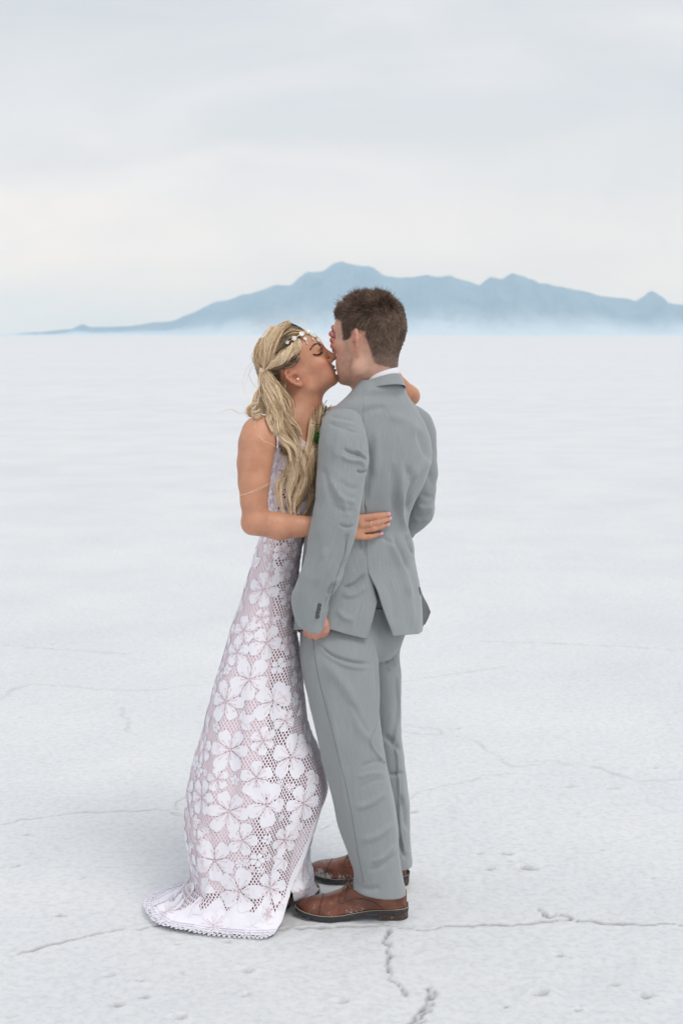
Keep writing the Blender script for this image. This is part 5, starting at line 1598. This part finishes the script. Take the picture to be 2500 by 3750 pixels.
    def strap(pts, w, Nrm):
        pts = catmull(np.array(pts), 24); v = []
        for i, p in enumerate(pts):
            tg = pts[min(i + 1, 23)] - pts[max(i - 1, 0)]; tg /= np.linalg.norm(tg)
            h = BRIDE_BVH.find_nearest(Vector(p)); nn = np.array(h[1]); q0 = np.array(h[0])
            sd = np.cross(tg, nn); sd /= np.linalg.norm(sd)
            ww = w[0] + (w[1] - w[0]) * i / 23
            for j in range(7):
                x = (j / 6 * 2 - 1)
                q = q0 + sd * ww * x
                h2 = BRIDE_BVH.find_nearest(Vector(q)); hn = np.array(h2[1])
                v.append(np.array(h2[0]) + hn * (.0045 + .0012 * math.cos(i * 2.2) * abs(x)))
        f = [(i * 7 + j, i * 7 + j + 1, (i + 1) * 7 + j + 1, (i + 1) * 7 + j) for i in range(23) for j in range(6)]
        o = mesh_obj('shoulder_strap', v, f, M_PETAL, dress, attrs={'tone': np.tile(C_WHITE, (len(v), 1))}); solidify(o, .0015)
    strap([P(1040,1680,4.045), P(1012,1600,4.03), P(985,1530,4.03), P(965,1500,4.06), P(945,1512,4.12), P(960,1620,4.24)], (.021, .018), None)
    strap([P(1150,1660,4.10), P(1165,1590,4.14), P(1172,1530,4.21), P(1172,1505,4.25), P(1160,1530,4.32), P(1120,1640,4.28)], (.030, .022), None)
    # ---- lace panels of the bodice either side of the V neck
    def panel(poly, name):
        poly = np.array(poly, float); st = 4.0
        gx = np.arange(poly[:, 0].min(), poly[:, 0].max() + st, st); gy = np.arange(poly[:, 1].min(), poly[:, 1].max() + st, st)
        idx = {}; v = []
        for i, a in enumerate(gx):
            for j, b_ in enumerate(gy):
                if in_poly(np.array([[a, b_]]), poly)[0]:
                    h = ray_px(BRIDE_BVH, a, b_)
                    if h: idx[(i, j)] = len(v); v.append(np.array(h[0] + h[1] * .006))
        f = [(idx[(i, j)], idx[(i + 1, j)], idx[(i + 1, j + 1)], idx[(i, j + 1)]) for (i, j) in idx if (i + 1, j) in idx and (i + 1, j + 1) in idx and (i, j + 1) in idx]
        v = np.array(v); fa = np.array(f)
        ok = [max(np.linalg.norm(v[q[0]] - v[q[2]]), np.linalg.norm(v[q[1]] - v[q[3]])) < .02 for q in f]
        fa = fa[np.array(ok)]
        col = np.where((vnoise(np.stack([v[:, 0] * 70, v[:, 2] * 55, 0 * v[:, 0]], 1), 5) > .12)[:, None], C_PINK * .8, C_WHITE)
        o = mesh_obj(name, v, fa, M_PETAL, dress, attrs={'tone': col}); solidify(o, .0015, 0)
    panel([(955,1500),(1003,1500),(1050,1560),(1103,1606),(1130,1636),(1130,1700),(1004,1700),(1006,1589),(1000,1530)], 'bodice_panel')
    panel([(1128,1636),(1146,1590),(1160,1530),(1172,1508),(1192,1515),(1196,1600),(1192,1700),(1180,1830),(1110,1830),(1116,1700)], 'bodice_panel')
    return dress

def make_bride_shoes(body):
    m = Mat('tan_leather', (0.24, 0.19, 0.11), 0.55); n = m.noise(60.0); r = m.ramp(n.outputs['Fac'], [(0.35, (0.19, 0.14, 0.08)), (0.65, (0.33, 0.26, 0.16))]); m.base(r.outputs[0])
    for (px, py, ang) in ((1062, 3318, -.10), (1170, 3266, .0)):
        c = np.array(PG(px, py)); d = np.array([math.cos(ang), math.sin(ang), 0]); w = np.array([-d[1], d[0], 0]); u = np.array([0, 0, 1.0])
        st = [(-.245,.014,.055),(-.235,.026,.066),(-.19,.029,.064),(-.13,.029,.060),(-.075,.037,.046),(-.04,.036,.036),(-.015,.027,.030),(-.004,.016,.024),(0,.004,.016)]
        X = interp_rows(np.linspace(0, 1, len(st)), np.array(st), np.linspace(0, 1, 30)); a = np.linspace(0, math.pi, 17)
        V = np.array([[c + d * x + w * hw * np.cos(q) + u * (.006 + (zt - .006) * np.sin(q) ** .75) for q in a] for x, hw, zt in X]).reshape(-1, 3)
        F = np.array([(i * 17 + j, i * 17 + j + 1, (i + 1) * 17 + j + 1, (i + 1) * 17 + j) for i in range(29) for j in range(16)])
        if ((V - V.mean(0)) * vnormals(V, F)).sum() < 0: F = F[:, ::-1]
        sh = mesh_obj('shoe', V, F, m.m, body); sh['label'] = 'tan shoe, only its toe showing under the hem'
        mb = MB(); v = []
        for x, hw, zt in X: v += [c + d * x + w * (hw + .003), c + d * x + w * (hw + .003) + u * .009, c + d * x - w * (hw + .003) + u * .009, c + d * x - w * (hw + .003)]
        f = [(i * 4 + j, i * 4 + (j + 1) % 4, (i + 1) * 4 + (j + 1) % 4, (i + 1) * 4 + j) for i in range(29) for j in range(4)] + [(3, 2, 1, 0), (116, 117, 118, 119)]
        mb.add(v, f); mb.build('sole', mats_shoe[1], sh, smooth=False)

dress = make_dress(bride)
make_bride_shoes(bride)
# ------------------------------------------------------------------ her hair, headpiece and earring
M_BLOND = strand_material('blond_hair', .40)
T_LIGHT, T_GOLD, T_MID, T_DARK = (np.array(c) for c in ((.94, .78, .56), (.74, .53, .315), (.38, .235, .130), (.100, .062, .040)))

def strands(mb, paths, r0, cols, n=3, taper=True):
    """paths (K,m,3) -> thin tubes, vectorised."""
    paths = np.asarray(paths); K, m, _ = paths.shape
    T = np.gradient(paths, axis=1); T /= np.linalg.norm(T, axis=2, keepdims=True) + 1e-12
    up = np.array([.21, .93, .31]); A = np.cross(T, up); A /= np.linalg.norm(A, axis=2, keepdims=True) + 1e-12; B = np.cross(A, T)
    s = np.linspace(0, 1, m); rr = (np.minimum(1, s / .04 + .4) * (1 - .75 * np.clip((s - .6) / .4, 0, 1) ** 2) if taper else np.ones(m))
    rad = np.broadcast_to(np.asarray(r0), (K,))[:, None] * rr[None]
    th = np.linspace(0, 2 * math.pi, n, endpoint=False)
    V = paths[:, :, None] + rad[:, :, None, None] * (np.cos(th)[None, None, :, None] * A[:, :, None] + np.sin(th)[None, None, :, None] * B[:, :, None])
    kk, ii, jj = np.meshgrid(np.arange(K), np.arange(m - 1), np.arange(n), indexing='ij')
    b = kk * m * n + ii * n
    F = np.stack([b + jj, b + (jj + 1) % n, b + n + (jj + 1) % n, b + n + jj], -1).reshape(-1, 4)
    cols = np.asarray(cols)
    if cols.ndim == 2: cols = np.repeat(cols[:, None], m, 1)
    mb.append((V.reshape(-1, 3), F, np.repeat(cols.reshape(K * m, 3), n, 0)))

def build_strands(mb, name, mat, parent):
    off = 0; V, F, C = [], [], []
    for v, f, c in mb:
        V.append(v); F.append(f + off); C.append(c); off += len(v)
    return mesh_obj(name, np.concatenate(V), np.concatenate(F), mat, parent, attrs={'tone': np.concatenate(C)})

def make_hair(body):
    rng = np.random.default_rng(21)
    mb = []
    tie = np.array(P(972, 1352, 4.125))
    f, l, u = BH.M
    # --- hair laid over the skull, gathered towards the tie at the back
    n = 6000
    pt, nr = surface_samples(BV, BF, B_SC, n, rng)
    nr = np.where(((pt - BH.o) * nr).sum(1)[:, None] < 0, -nr, nr)
    lc = BH.local(pt)
    m = 16
    paths = np.zeros((n, m, 3)); ok = np.ones(n, bool)
    lift = .005 + .008 * rng.random(n)
    far_tie = np.array(P(985, 1352, 4.232))
    for i in range(n):
        p = pt[i].copy(); below = lc[i, 2] < .012 + .25 * lc[i, 0] and lc[i, 0] < -.01
        tgt = tie if lc[i, 1] < .012 else far_tie
        if below: tgt = p + np.array([-.006, -.004, -.22]) + .01 * rng.normal(size=3)
        step = min(.013, np.linalg.norm(tgt - p) / m * 1.02)
        d0 = None
        for k in range(m):
            h = BRIDE_BVH.find_nearest(Vector(p)); q = np.array(h[0]); nn = np.array(h[1])
            if (q - BH.o) @ nn < 0: nn = -nn
            lf = lift[i] * (min(1, k / 3) if lc[i, 0] > .05 else 1) * (1.0 + .5 * (lc[i, 2] > .09))
            paths[i, k] = q + nn * (lf if np.linalg.norm(q - p) < .03 else 0) if (not below or k < 6) else p
            d = tgt - p; dist = np.linalg.norm(d); d = d / (dist + 1e-9)
            if not below and lc[i, 0] > -.02:
                wgt = max(0, 1 - k / 9.0); d = d * (1 - .45 * wgt) + (-f) * .45 * wgt
            d = d - nn * (d @ nn) * (1 if not below or k < 5 else 0)
            p = (q if (not below or k < 6) else p) + d / (np.linalg.norm(d) + 1e-9) * min(step, dist)
    band = vnoise(np.stack([lc[:, 1] * 42, lc[:, 2] * 20, lc[:, 0] * 16], 1), 31)
    clump = vnoise(lc * 150, 77)
    cols = np.zeros((n, m, 3)); s = np.linspace(0, 1, m)
    for i in range(n):
        lightness = np.clip(.16 + 1.15 * band[i] + .14 * rng.normal(), 0, 1)
        root = T_DARK * 1.5 * (1 - lightness) + T_GOLD * lightness
        end = T_MID * (1 - lightness) + T_LIGHT * lightness
        if lc[i, 2] < .03 and lc[i, 0] > -.045: root, end = T_DARK, T_DARK * 1.4 + T_MID * .35 * rng.random()
        cols[i] = root + (end - root) * smooth01((s - .1) / .6)[:, None]
        tops = smooth01((lc[i, 2] - .05) / .05) * smooth01((lc[i, 0] + .06) / .06)
        cols[i] = cols[i] * (1 - tops * (1 - smooth01((s - .25) / .5))[:, None] * .55 * (lightness < .75))
        cols[i] *= (.80 + .4 * rng.random()) * (1 + .32 * clump[i])
    strands(mb, paths, .0007 + .0004 * rng.random(n), cols)
    # --- locks
    def lock(px, Y, rad, cnt, light=.6, wave=.0, twist=0.0, m=30, tip=.35, dark_root=False, start=0.0):
        cnt = int(cnt * 3)
        Y = np.broadcast_to(np.asarray(Y, float), (len(px),)) if not np.isscalar(Y) else [Y] * len(px)
        Y = list(Y)
        for k in range(2, len(px)):                            # lie on the body, never inside it
            hit = ray_px(BRIDE_BVH, *px[k])
            if hit and (1500 if start else 1440) < px[k][1] < 1850: Y[k] = min(Y[k], hit[0].y - .010 - .6 * rad)
        ctr = catmull(np.array([P(a, b, y) for (a, b), y in zip(px, Y)]), m)
        T = np.gradient(ctr, axis=0); T /= np.linalg.norm(T, axis=1)[:, None] + 1e-9
        A = np.cross(T, np.array([0, 1, 0.05])); A /= np.linalg.norm(A, axis=1)[:, None] + 1e-9; B = np.cross(A, T)
        s = np.linspace(0, 1, m)
        env = rad * (.55 + .45 * np.sin(math.pi * np.clip(s * 1.1, 0, 1)) ** .6) * (1 - (1 - tip) * smooth01((s - .6) / .4))
        if start: env = env * (.12 + .88 * smooth01(s / start))
        a0 = rng.uniform(0, 6.28, cnt); rr = np.sqrt(rng.random(cnt)); rr *= np.where(rng.random(cnt) < .16, rng.uniform(1.2, 2.1, cnt), 1.0)
        ph = rng.uniform(0, 6.28); pz = np.zeros((cnt, m, 3))
        for i in range(cnt):
            a = a0[i] + twist * s * 6.28 + .5 * np.sin(s * 5 + i)
            wob = wave * np.sin(s * 14 + ph)
            jit = .12 * rad * np.sin(s * rng.uniform(5, 16) + rng.uniform(0, 6))
            pz[i] = ctr + (env * rr[i] * np.cos(a) + wob + jit)[:, None] * A + (.75 * env * rr[i] * np.sin(a) + jit)[:, None] * B
        lt = np.clip(light +   .30 * np.sin(3 * a0 + ph) + .18 * np.sin(7 * a0 + 2 * ph) + .12 * rng.normal(size=cnt), 0, 1)
        c0 = np.where(lt[:, None] < .5, T_MID + (T_GOLD - T_MID) * (lt[:, None] * 2), T_GOLD + (T_LIGHT - T_GOLD) * (lt[:, None] * 2 - 1))
        c0 = np.where((lt < .08)[:, None], T_DARK * 1.6, c0) * (.85 + .3 * rng.random((cnt, 1)))
        c = np.repeat(c0[:, None], m, 1)
        if dark_root: c = c * (.35 + .65 * smooth01(s / .45))[None, :, None]
        strands(mb, pz, .00055 + .00035 * rng.random(cnt), c)
    # swept twist from the temple to the tie, and its second strand
    lock([(1096,1246),(1075,1270),(1045,1298),(1012,1324),(985,1345),(970,1354)], [4.118,4.098,4.088,4.088,4.095,4.108], .0105, 75, .86, twist=1.2)
    lock([(1102,1256),(1085,1284),(1055,1306),(1020,1330),(988,1350)], [4.118,4.098,4.088,4.086,4.092], .0075, 40, .74, twist=1.4)
    lock([(1010,1198),(985,1240),(972,1290),(968,1335),(970,1352)], [4.10,4.082,4.084,4.098,4.112], .013, 70, .84)
    lock([(1060,1180),(1020,1215),(1002,1262),(985,1318),(974,1350)], [4.14,4.098,4.08,4.086,4.106], .010, 45, .50)
    lock([(965,1240),(945,1285),(948,1330),(962,1352)], [4.13,4.115,4.118,4.12], .011, 45, .66)
    lock([(1092,1300),(1070,1322),(1035,1332),(1000,1345)], [4.108,4.098,4.096,4.10], .010, 60, .12)
    # wrapped band of the tie
    wrap = [tie + np.array([.0165 * math.cos(a), .016 * math.sin(a), .003 * math.sin(a * 2) - .010 + .0019 * (a / 6.28)]) for a in np.linspace(0, 6.28 * 6, 150)]
    strands(mb, np.array([wrap]), .0024, np.array([T_LIGHT * .9]), n=5, taper=False)
    # --- loose lengths from the tie, falling in front of the near shoulder
    Yf = lambda k, a=4.11, b=3.995: np.linspace(a, b, k)
    body_locks = [
        ([(972,1358),(985,1405),(1000,1455),(1012,1510),(1022,1562),(1044,1604),(1078,1640),(1090,1690)], .013, 70, .80),
        ([(978,1358),(1000,1410),(1022,1462),(1045,1520),(1070,1570),(1092,1620),(1098,1680)], .012, 60, .42),
        ([(968,1360),(975,1420),(985,1480),(1000,1530),(1012,1575),(1022,1610),(1050,1640),(1062,1690)], .011, 50, .62),
        ([(1020,1400),(1038,1440),(1052,1490),(1068,1540),(1090,1570),(1102,1596)], .012, 60, .28),
        ([(985,1370),(1005,1430),(1025,1500),(1035,1560),(1055,1610),(1068,1670),(1072,1740),(1060,1800),(1062,1860),(1068,1889)], .013, 75, .70),
        ([(1000,1420),(1020,1500),(1042,1570),(1068,1622),(1080,1690),(1074,1750),(1060,1810),(1064,1850)], .010, 45, .80),
        ([(1030,1590),(1058,1630),(1066,1690),(1048,1740),(1022,1775),(1018,1805),(1032,1850),(1044,1884)], .010, 50, .76),
        ([(1075,1600),(1098,1640),(1116,1690),(1118,1740),(1098,1790),(1082,1840),(1078,1880)], .012, 65, .60),
        ([(1060,1600),(1090,1650),(1108,1710),(1104,1770),(1090,1820),(1075,1860),(1085,1890)], .011, 55, .42),
        ([(1085,1612),(1090,1680),(1092,1740),(1085,1800),(1075,1850)], .010, 50, .30),
        ([(1040,1560),(1058,1600),(1050,1640),(1038,1660),(1052,1666)], .007, 30, .25),
        ([(1020,1620),(1035,1650),(1048,1668),(1052,1664)], .006, 22, .15),
    ]
    for px, r, c, lt in body_locks:
        k = len(px); lock(px, np.interp(np.linspace(0, 1, k), [0, .25, 1], [4.115, 4.045, 3.985 if k > 5 else 4.0]), r, c, lt, wave=.003, twist=.5, m=36)
    # far side lengths beside the neck, waving down to his jacket
    for px, Y, r, c, lt in [
        ([(1152,1440),(1162,1468),(1168,1515),(1160,1580),(1146,1640),(1132,1700),(1128,1750),(1144,1800),(1130,1850),(1110,1885)], (4.22, 4.02), .011, 60, .55),
        ([(1146,1440),(1158,1485),(1158,1545),(1150,1610),(1150,1680),(1130,1740),(1138,1800),(1124,1860)], (4.21, 4.03), .011, 60, .38),
        ([(1150,1470),(1160,1530),(1158,1600),(1140,1670),(1128,1730),(1122,1800),(1100,1850),(1094,1884)], (4.2, 4.01), .010, 50, .66),
        ([(1142,1455),(1152,1500),(1140,1550),(1128,1620),(1120,1670),(1126,1720),(1112,1780)], (4.2, 4.03), .006, 30, .7),
        ([(1150,1470),(1158,1530),(1152,1600),(1142,1700),(1146,1790),(1140,1850),(1122,1890)], (4.2, 4.02), .012, 60, .25),
    ]:
        px = [(1108, 1425)] + px if px[0][1] < 1500 else px
        k = len(px); lock(px, np.concatenate([[4.245], np.linspace(Y[0], Y[1], k - 1)]), r, c, lt, wave=.002, twist=.4, m=36, start=.22)
    # behind: blown wisps over the near shoulder and the back
    for px, r, c, lt in [
        ([(962,1362),(960,1420),(958,1470),(945,1505),(920,1518),(912,1498),(925,1478),(945,1472)], .008, 44, .8),
        ([(966,1362),(970,1430),(972,1480),(962,1520),(940,1528),(920,1515)], .009, 44, .7),
        ([(960,1380),(950,1430),(930,1470),(918,1490),(930,1505),(955,1500)], .006, 26, .82),
        ([(975,1370),(988,1440),(990,1500),(985,1540),(1000,1580)], .011, 55, .62),
    ]:
        k = len(px); lock(px, np.linspace(4.115, 4.05, k), r, c, lt, wave=.003, twist=.6, m=32)
    # flyaways
    def fly(px, Y, c=T_LIGHT, r=.0008):
        r = r * .55
        k = len(px); pth = catmull(np.array([P(a, b, y) for (a, b), y in zip(px, np.linspace(Y[0], Y[1], k))]), 40)
        strands(mb, np.array([pth]), r, np.array([c]))
    fly([(960,1470),(915,1505),(880,1512),(850,1500),(820,1505),(798,1516)], (4.1, 4.0), T_GOLD, .0009)
    fly([(955,1480),(905,1512),(870,1515),(845,1498),(800,1512)], (4.1, 4.02), T_LIGHT)
    fly([(1040,1740),(989,1767),(940,1790),(886,1813),(850,1812)], (3.97, 3.86)); fly([(1050,1745),(985,1775),(930,1800),(880,1812)], (3.97, 3.86))
    fly([(950,1500),(932,1560),(955,1605),(1000,1630),(1030,1650)], (4.0, 3.90)); fly([(960,1360),(925,1340),(912,1370),(930,1410),(980,1440)], (4.12, 4.1), T_MID)
    fly([(950,1330),(910,1370),(900,1430),(920,1480)], (4.12, 4.08)); fly([(948,1300),(905,1350),(890,1410),(905,1460)], (4.14, 4.1), T_LIGHT * .9)
    for q in range(26):
        a = rng.random(); x0 = 960 + 190 * a; y0 = 1205 - 30 * math.sin(a * 2.4)
        px = [(x0, y0 + 6), (x0 - 18 + rng.normal() * 14, y0 - 10 - 10 * rng.random()), (x0 - 45 + rng.normal() * 26, y0 - 4 + rng.normal() * 14), (x0 - 75 + rng.normal() * 30, y0 + 25 + rng.normal() * 14)]
        fly(px, (4.17, 4.14 + .04 * rng.normal()), (T_LIGHT if rng.random() < .7 else T_GOLD), .00022)
    for q in range(34):
        x0, y0 = 955 + 60 * rng.random(), 1340 + 150 * rng.random()
        px = [(x0, y0), (x0 - 22 * rng.random() - 5, y0 + 30), (x0 - 40 * rng.random() - 8, y0 + 62 + rng.normal() * 12), (x0 - 30 * rng.random(), y0 + 100 + rng.normal() * 16)]
        fly(px, (4.11, 4.05), T_LIGHT if rng.random() < .6 else T_GOLD, 0.0003)
    fly([(1112,1198),(1128,1212),(1150,1245),(1166,1268),(1174,1300)], (4.10, 4.13), T_LIGHT, .0006); fly([(1108,1196),(1122,1225),(1124,1260)], (4.10, 4.105), T_LIGHT, .0005)
    fly([(1095,1168),(1112,1185),(1135,1200)], (4.13, 4.13), T_LIGHT, .0007); fly([(1082,1165),(1105,1180),(1118,1205)], (4.12, 4.10), T_LIGHT, .0007)
    fly([(1092,1290),(1086,1320),(1084,1352)], (4.10, 4.098), T_GOLD, .0008); fly([(1100,1270),(1094,1310),(1080,1348)], (4.105, 4.10), T_MID, .0009)
    hair = build_strands(mb, 'hair', M_BLOND, body)
    hair['label'] = 'long wavy blond hair, half gathered at the back, loose lengths falling forward'
    return hair

def make_face_details(body):
    mb = []
    rng = np.random.default_rng(8)
    def onface(px, py, lift=.0012):
        h = ray_px(BRIDE_BVH, px, py); return np.array(h[0]) + np.array(h[1]) * lift
    # eyebrow
    br = catmull(np.array([(1136, 1278), (1145, 1267), (1158, 1260.5), (1169, 1262), (1174, 1268)], float), 60)
    P_, C_ = [], []
    for i in range(240):
        k = rng.integers(2, 58); q = br[k] + rng.normal(0, [.8, 1.5]); t = br[k] - br[min(k + 1, 59)]; t /= np.linalg.norm(t)
        try: a = onface(*q); b = onface(*(q + t * 5 + rng.normal(0, 1, 2) + np.array([0, .5])))
        except TypeError: continue
        P_.append(np.linspace(a, b, 4)); C_.append(np.array([.10, .055, .038]))
    if P_: strands(mb, np.array(P_), .0006, np.array(C_))
    build_strands(mb, 'eyebrow', M_BLOND, body)
    mb = []
    P_, C_ = [], []
    lash = catmull(np.array([(1147, 1295), (1154, 1297), (1164, 1297), (1171, 1292), (1176, 1286)], float), 40)
    for i in range(110):
        k = rng.integers(0, 40)
        try: a = onface(lash[k][0], lash[k][1], .0006)
        except TypeError: continue
        d = np.array([.35 + .9 * (k / 40 - .5), -.75, -.45]); d /= np.linalg.norm(d)
        L = .0075 * (.7 + .5 * k / 40)
        P_.append(np.array([a, a + d * L * .4 - np.array([0, 0, .0008]), a + d * L * .75 - np.array([0, 0, .0006]), a + d * L + np.array([.0006, 0, .0012])])); C_.append(np.array([.012, .009, .008]))
    if P_: strands(mb, np.array(P_), .00075, np.array(C_))
    build_strands(mb, 'eyelashes', M_BLOND, body)
    # pearl ear stud
    c = onface(1092.5, 1390, .0035)
    S_ = []
    bm = bmesh.new(); bmesh.ops.create_uvsphere(bm, u_segments=14, v_segments=10, radius=.0040)
    me = bpy.data.meshes.new('pearl_stud'); bm.to_mesh(me); bm.free(); me.polygons.foreach_set('use_smooth', np.ones(len(me.polygons), bool))
    me.materials.append(Mat('pearl', (.82, .78, .74), .2, Coat_Weight=.5).m)
    o = bpy.data.objects.new('pearl_stud', me); o.location = c; COL.objects.link(o); o.parent = body

def make_headpiece(body, hair):
    hv = np.empty(len(hair.data.vertices) * 3, np.float32); hair.data.vertices.foreach_get('co', hv)
    root = bpy.data.objects.new('headpiece', None); COL.objects.link(root); root.parent = body
    root['label'] = 'headpiece of small white discs with drops on a gold chain'
    m = Mat('mother_of_pearl', (.70, .73, .69), .22, Coat_Weight=.6)
    n = m.noise(260.0, detail=3); r = m.ramp(n.outputs['Fac'], [(.35, (.56, .61, .57)), (.65, (.76, .77, .73))]); m.base(r.outputs[0])
    bm = bmesh.new()
    prof = [(0, .0012), (.35, .0016), (.5, .0008), (.62, .0016), (.82, .0010), (.95, .0014), (1.0, .0006), (1.0, -.0012), (0, -.0012)]
    vs = []
    for pr, ph in prof:
        vs.append([bm.verts.new((pr * math.cos(q), pr * math.sin(q), ph / .007)) for q in np.linspace(0, 2 * math.pi, 20, endpoint=False)] if pr > 0 else [bm.verts.new((0, 0, ph / .007))])
    for a, b in zip(vs[:-1], vs[1:]):
        for k in range(20):
            if len(a) == 1: bm.faces.new((a[0], b[k], b[(k + 1) % 20]))
            elif len(b) == 1: bm.faces.new((a[k], b[0], a[(k + 1) % 20]))
            else: bm.faces.new((a[k], b[k], b[(k + 1) % 20], a[(k + 1) % 20]))
    me = bpy.data.meshes.new('disc'); bm.to_mesh(me); bm.free(); me.materials.append(m.m)
    me.polygons.foreach_set('use_smooth', np.ones(len(me.polygons), bool))
    Z = lambda a, b: (900 + a / 3.92, 1150 + b / 3.92)
    z3 = 3.92 * 1265
    # discs: zoom centre, radius; the band continues round the far side out of sight
    main = [(608,442,28),(698,392,37),(792,335,37),(878,285,36),(948,252,31),(1012,268,37),(1075,345,34),(1108,392,14)]
    drops = [(848,362,26),(870,424,12),(937,308,25),(953,367,16)]
    centers = []
    def place(px, py, rad, lift):
        h = ray_px(BRIDE_BVH, px, py)
        if h is None:
            h = (BRIDE_BVH.find_nearest(P(px, py, 4.14))[0:2]); 
        lc = np.array(h[0]); nn = np.array(h[1])
        if nn @ (lc - BH.o) < 0: nn = -nn
        nn = nn * .8 + np.array([0.05, -.45, .05]); nn /= np.linalg.norm(nn)
        c = lc + np.array(h[1]) * lift
        o = bpy.data.objects.new('disc', me); COL.objects.link(o); o.parent = root
        o.location = c; o.rotation_euler = Vector(nn).to_track_quat('Z', 'Y').to_euler(); o.scale = (rad, rad, .007)
        return c, nn
    for i, (a, b, r_) in enumerate(main):
        c, nn = place(*Z(a, b), r_ / z3, .016 if i < 3 else (.008 if i < 4 else .005)); centers.append(c)
    chain = MB()
    for a, b in zip(centers[:-1], centers[1:]):
        v, f = tube(np.linspace(a, b, 6), .0011, 5); chain.add(v, f)
    # far side, mirrored through the middle of the face
    def mirror(p):
        q = BH.local(np.array([p]))[0]; q[1] = -q[1]; return BH.w(*q)
    prev = centers[-2]
    for c, (a, b, r_) in list(zip(centers, main))[5::-1]:
        q = mirror(c); o = bpy.data.objects.new('disc', me); COL.objects.link(o); o.parent = root
        nn = q - BH.w(0, 0, .06); o.location = q; o.rotation_euler = Vector(nn).to_track_quat('Z', 'Y').to_euler(); o.scale = (r_ / z3, r_ / z3, .007)
        v, f = tube(np.linspace(prev, q, 6), .0011, 5); chain.add(v, f); prev = q
    dc = [place(*Z(a, b), r_ / z3, .004)[0] for a, b, r_ in drops]
    for a, b in ((centers[2] * .5 + centers[3] * .5, dc[0]), (dc[0], dc[1]), (centers[3] * .5 + centers[4] * .5, dc[2]), (dc[2], dc[3])):
        v, f = tube(np.linspace(a, b, 5), .0009, 5); chain.add(v, f)
    chain.build('gold_chain', M_GOLD, root)

hair_obj = make_hair(bride)
make_face_details(bride)
make_headpiece(bride, hair_obj)

# ------------------------------------------------------------------ boutonniere on his lapel
def make_boutonniere():
    root = bpy.data.objects.new('boutonniere', None); COL.objects.link(root)
    base = np.array(P(1168, 1612, 4.055)); root.location = base
    tag(root, 'green sprig boutonniere with thin dark twigs pinned at the front of the suit jacket', 'boutonniere')
    mg = Mat('moss_green', (0.06, 0.20, 0.025), .7); at = mg.attr('tone'); mg.base(at.outputs['Color'])
    mt = Mat('dark_twig', (0.055, 0.050, 0.03), .8).m
    Yb = 4.05
    def px3(a, b, y=Yb): return np.array(P(a, b, y)) - base
    mb = MB()
    for pl, r in (([(1172,1590),(1174,1550),(1176,1528),(1180,1505),(1188,1480),(1197,1465)], .0016), ([(1176,1530),(1186,1514),(1200,1498),(1214,1482)], .0016), ([(1174,1553),(1158,1554),(1148,1552),(1138,1549)], .0012), ([(1173,1562),(1166,1563),(1164,1572)], .0011), ([(1168,1600),(1156,1608),(1151,1615),(1152,1618)], .0010), ([(1172,1590),(1170,1630),(1168,1650)], .002)):
        v, f = tube(catmull(np.array([px3(a, b, Yb - .012) for a, b in pl]), 18), np.linspace(r, r * .55, 18), 5); mb.add(v, f)
    mb.build('twig', mt, root)
    rng = np.random.default_rng(4)
    mb = MB()
    for i in range(420):                                      # mossy needles
        c = px3(1170 + rng.normal() * 5, 1606 + rng.normal() * 9, Yb + .004 * rng.normal())
        d = rng.normal(size=3) + np.array([-.9, -.4, .5]); d /= np.linalg.norm(d); L = .010 + .008 * rng.random()
        sd = np.cross(d, rng.normal(size=3)); sd /= np.linalg.norm(sd)
        v = [c, c + d * L * .5 + sd * .0012, c + d * L, c + d * L * .5 - sd * .0012]
        g = np.array([.05, .19, .02]) * (.6 + .9 * rng.random()); mb.add(v, [(0, 1, 2, 3)], g)
    mb.build('moss_tuft', mg.m, root, smooth=False)
    mb = MB()
    a, b = px3(1189, 1512, Yb), px3(1194, 1486, Yb)
    for i in range(150):                                      # bud spike
        t = rng.random(); c = a + (b - a) * t; d = (b - a) / np.linalg.norm(b - a) * .8 + rng.normal(size=3) * .6; d /= np.linalg.norm(d); L = .007 * (1.15 - t * .7)
        sd = np.cross(d, rng.normal(size=3)); sd /= np.linalg.norm(sd)
        mb.add([c, c + d * L * .5 + sd * .0013, c + d * L, c + d * L * .5 - sd * .0013], [(0, 1, 2, 3)], np.array([.20, .27, .06]) * (.6 + .7 * rng.random()))
    mb.build('bud_spike', mg.m, root, smooth=False)
make_boutonniere()
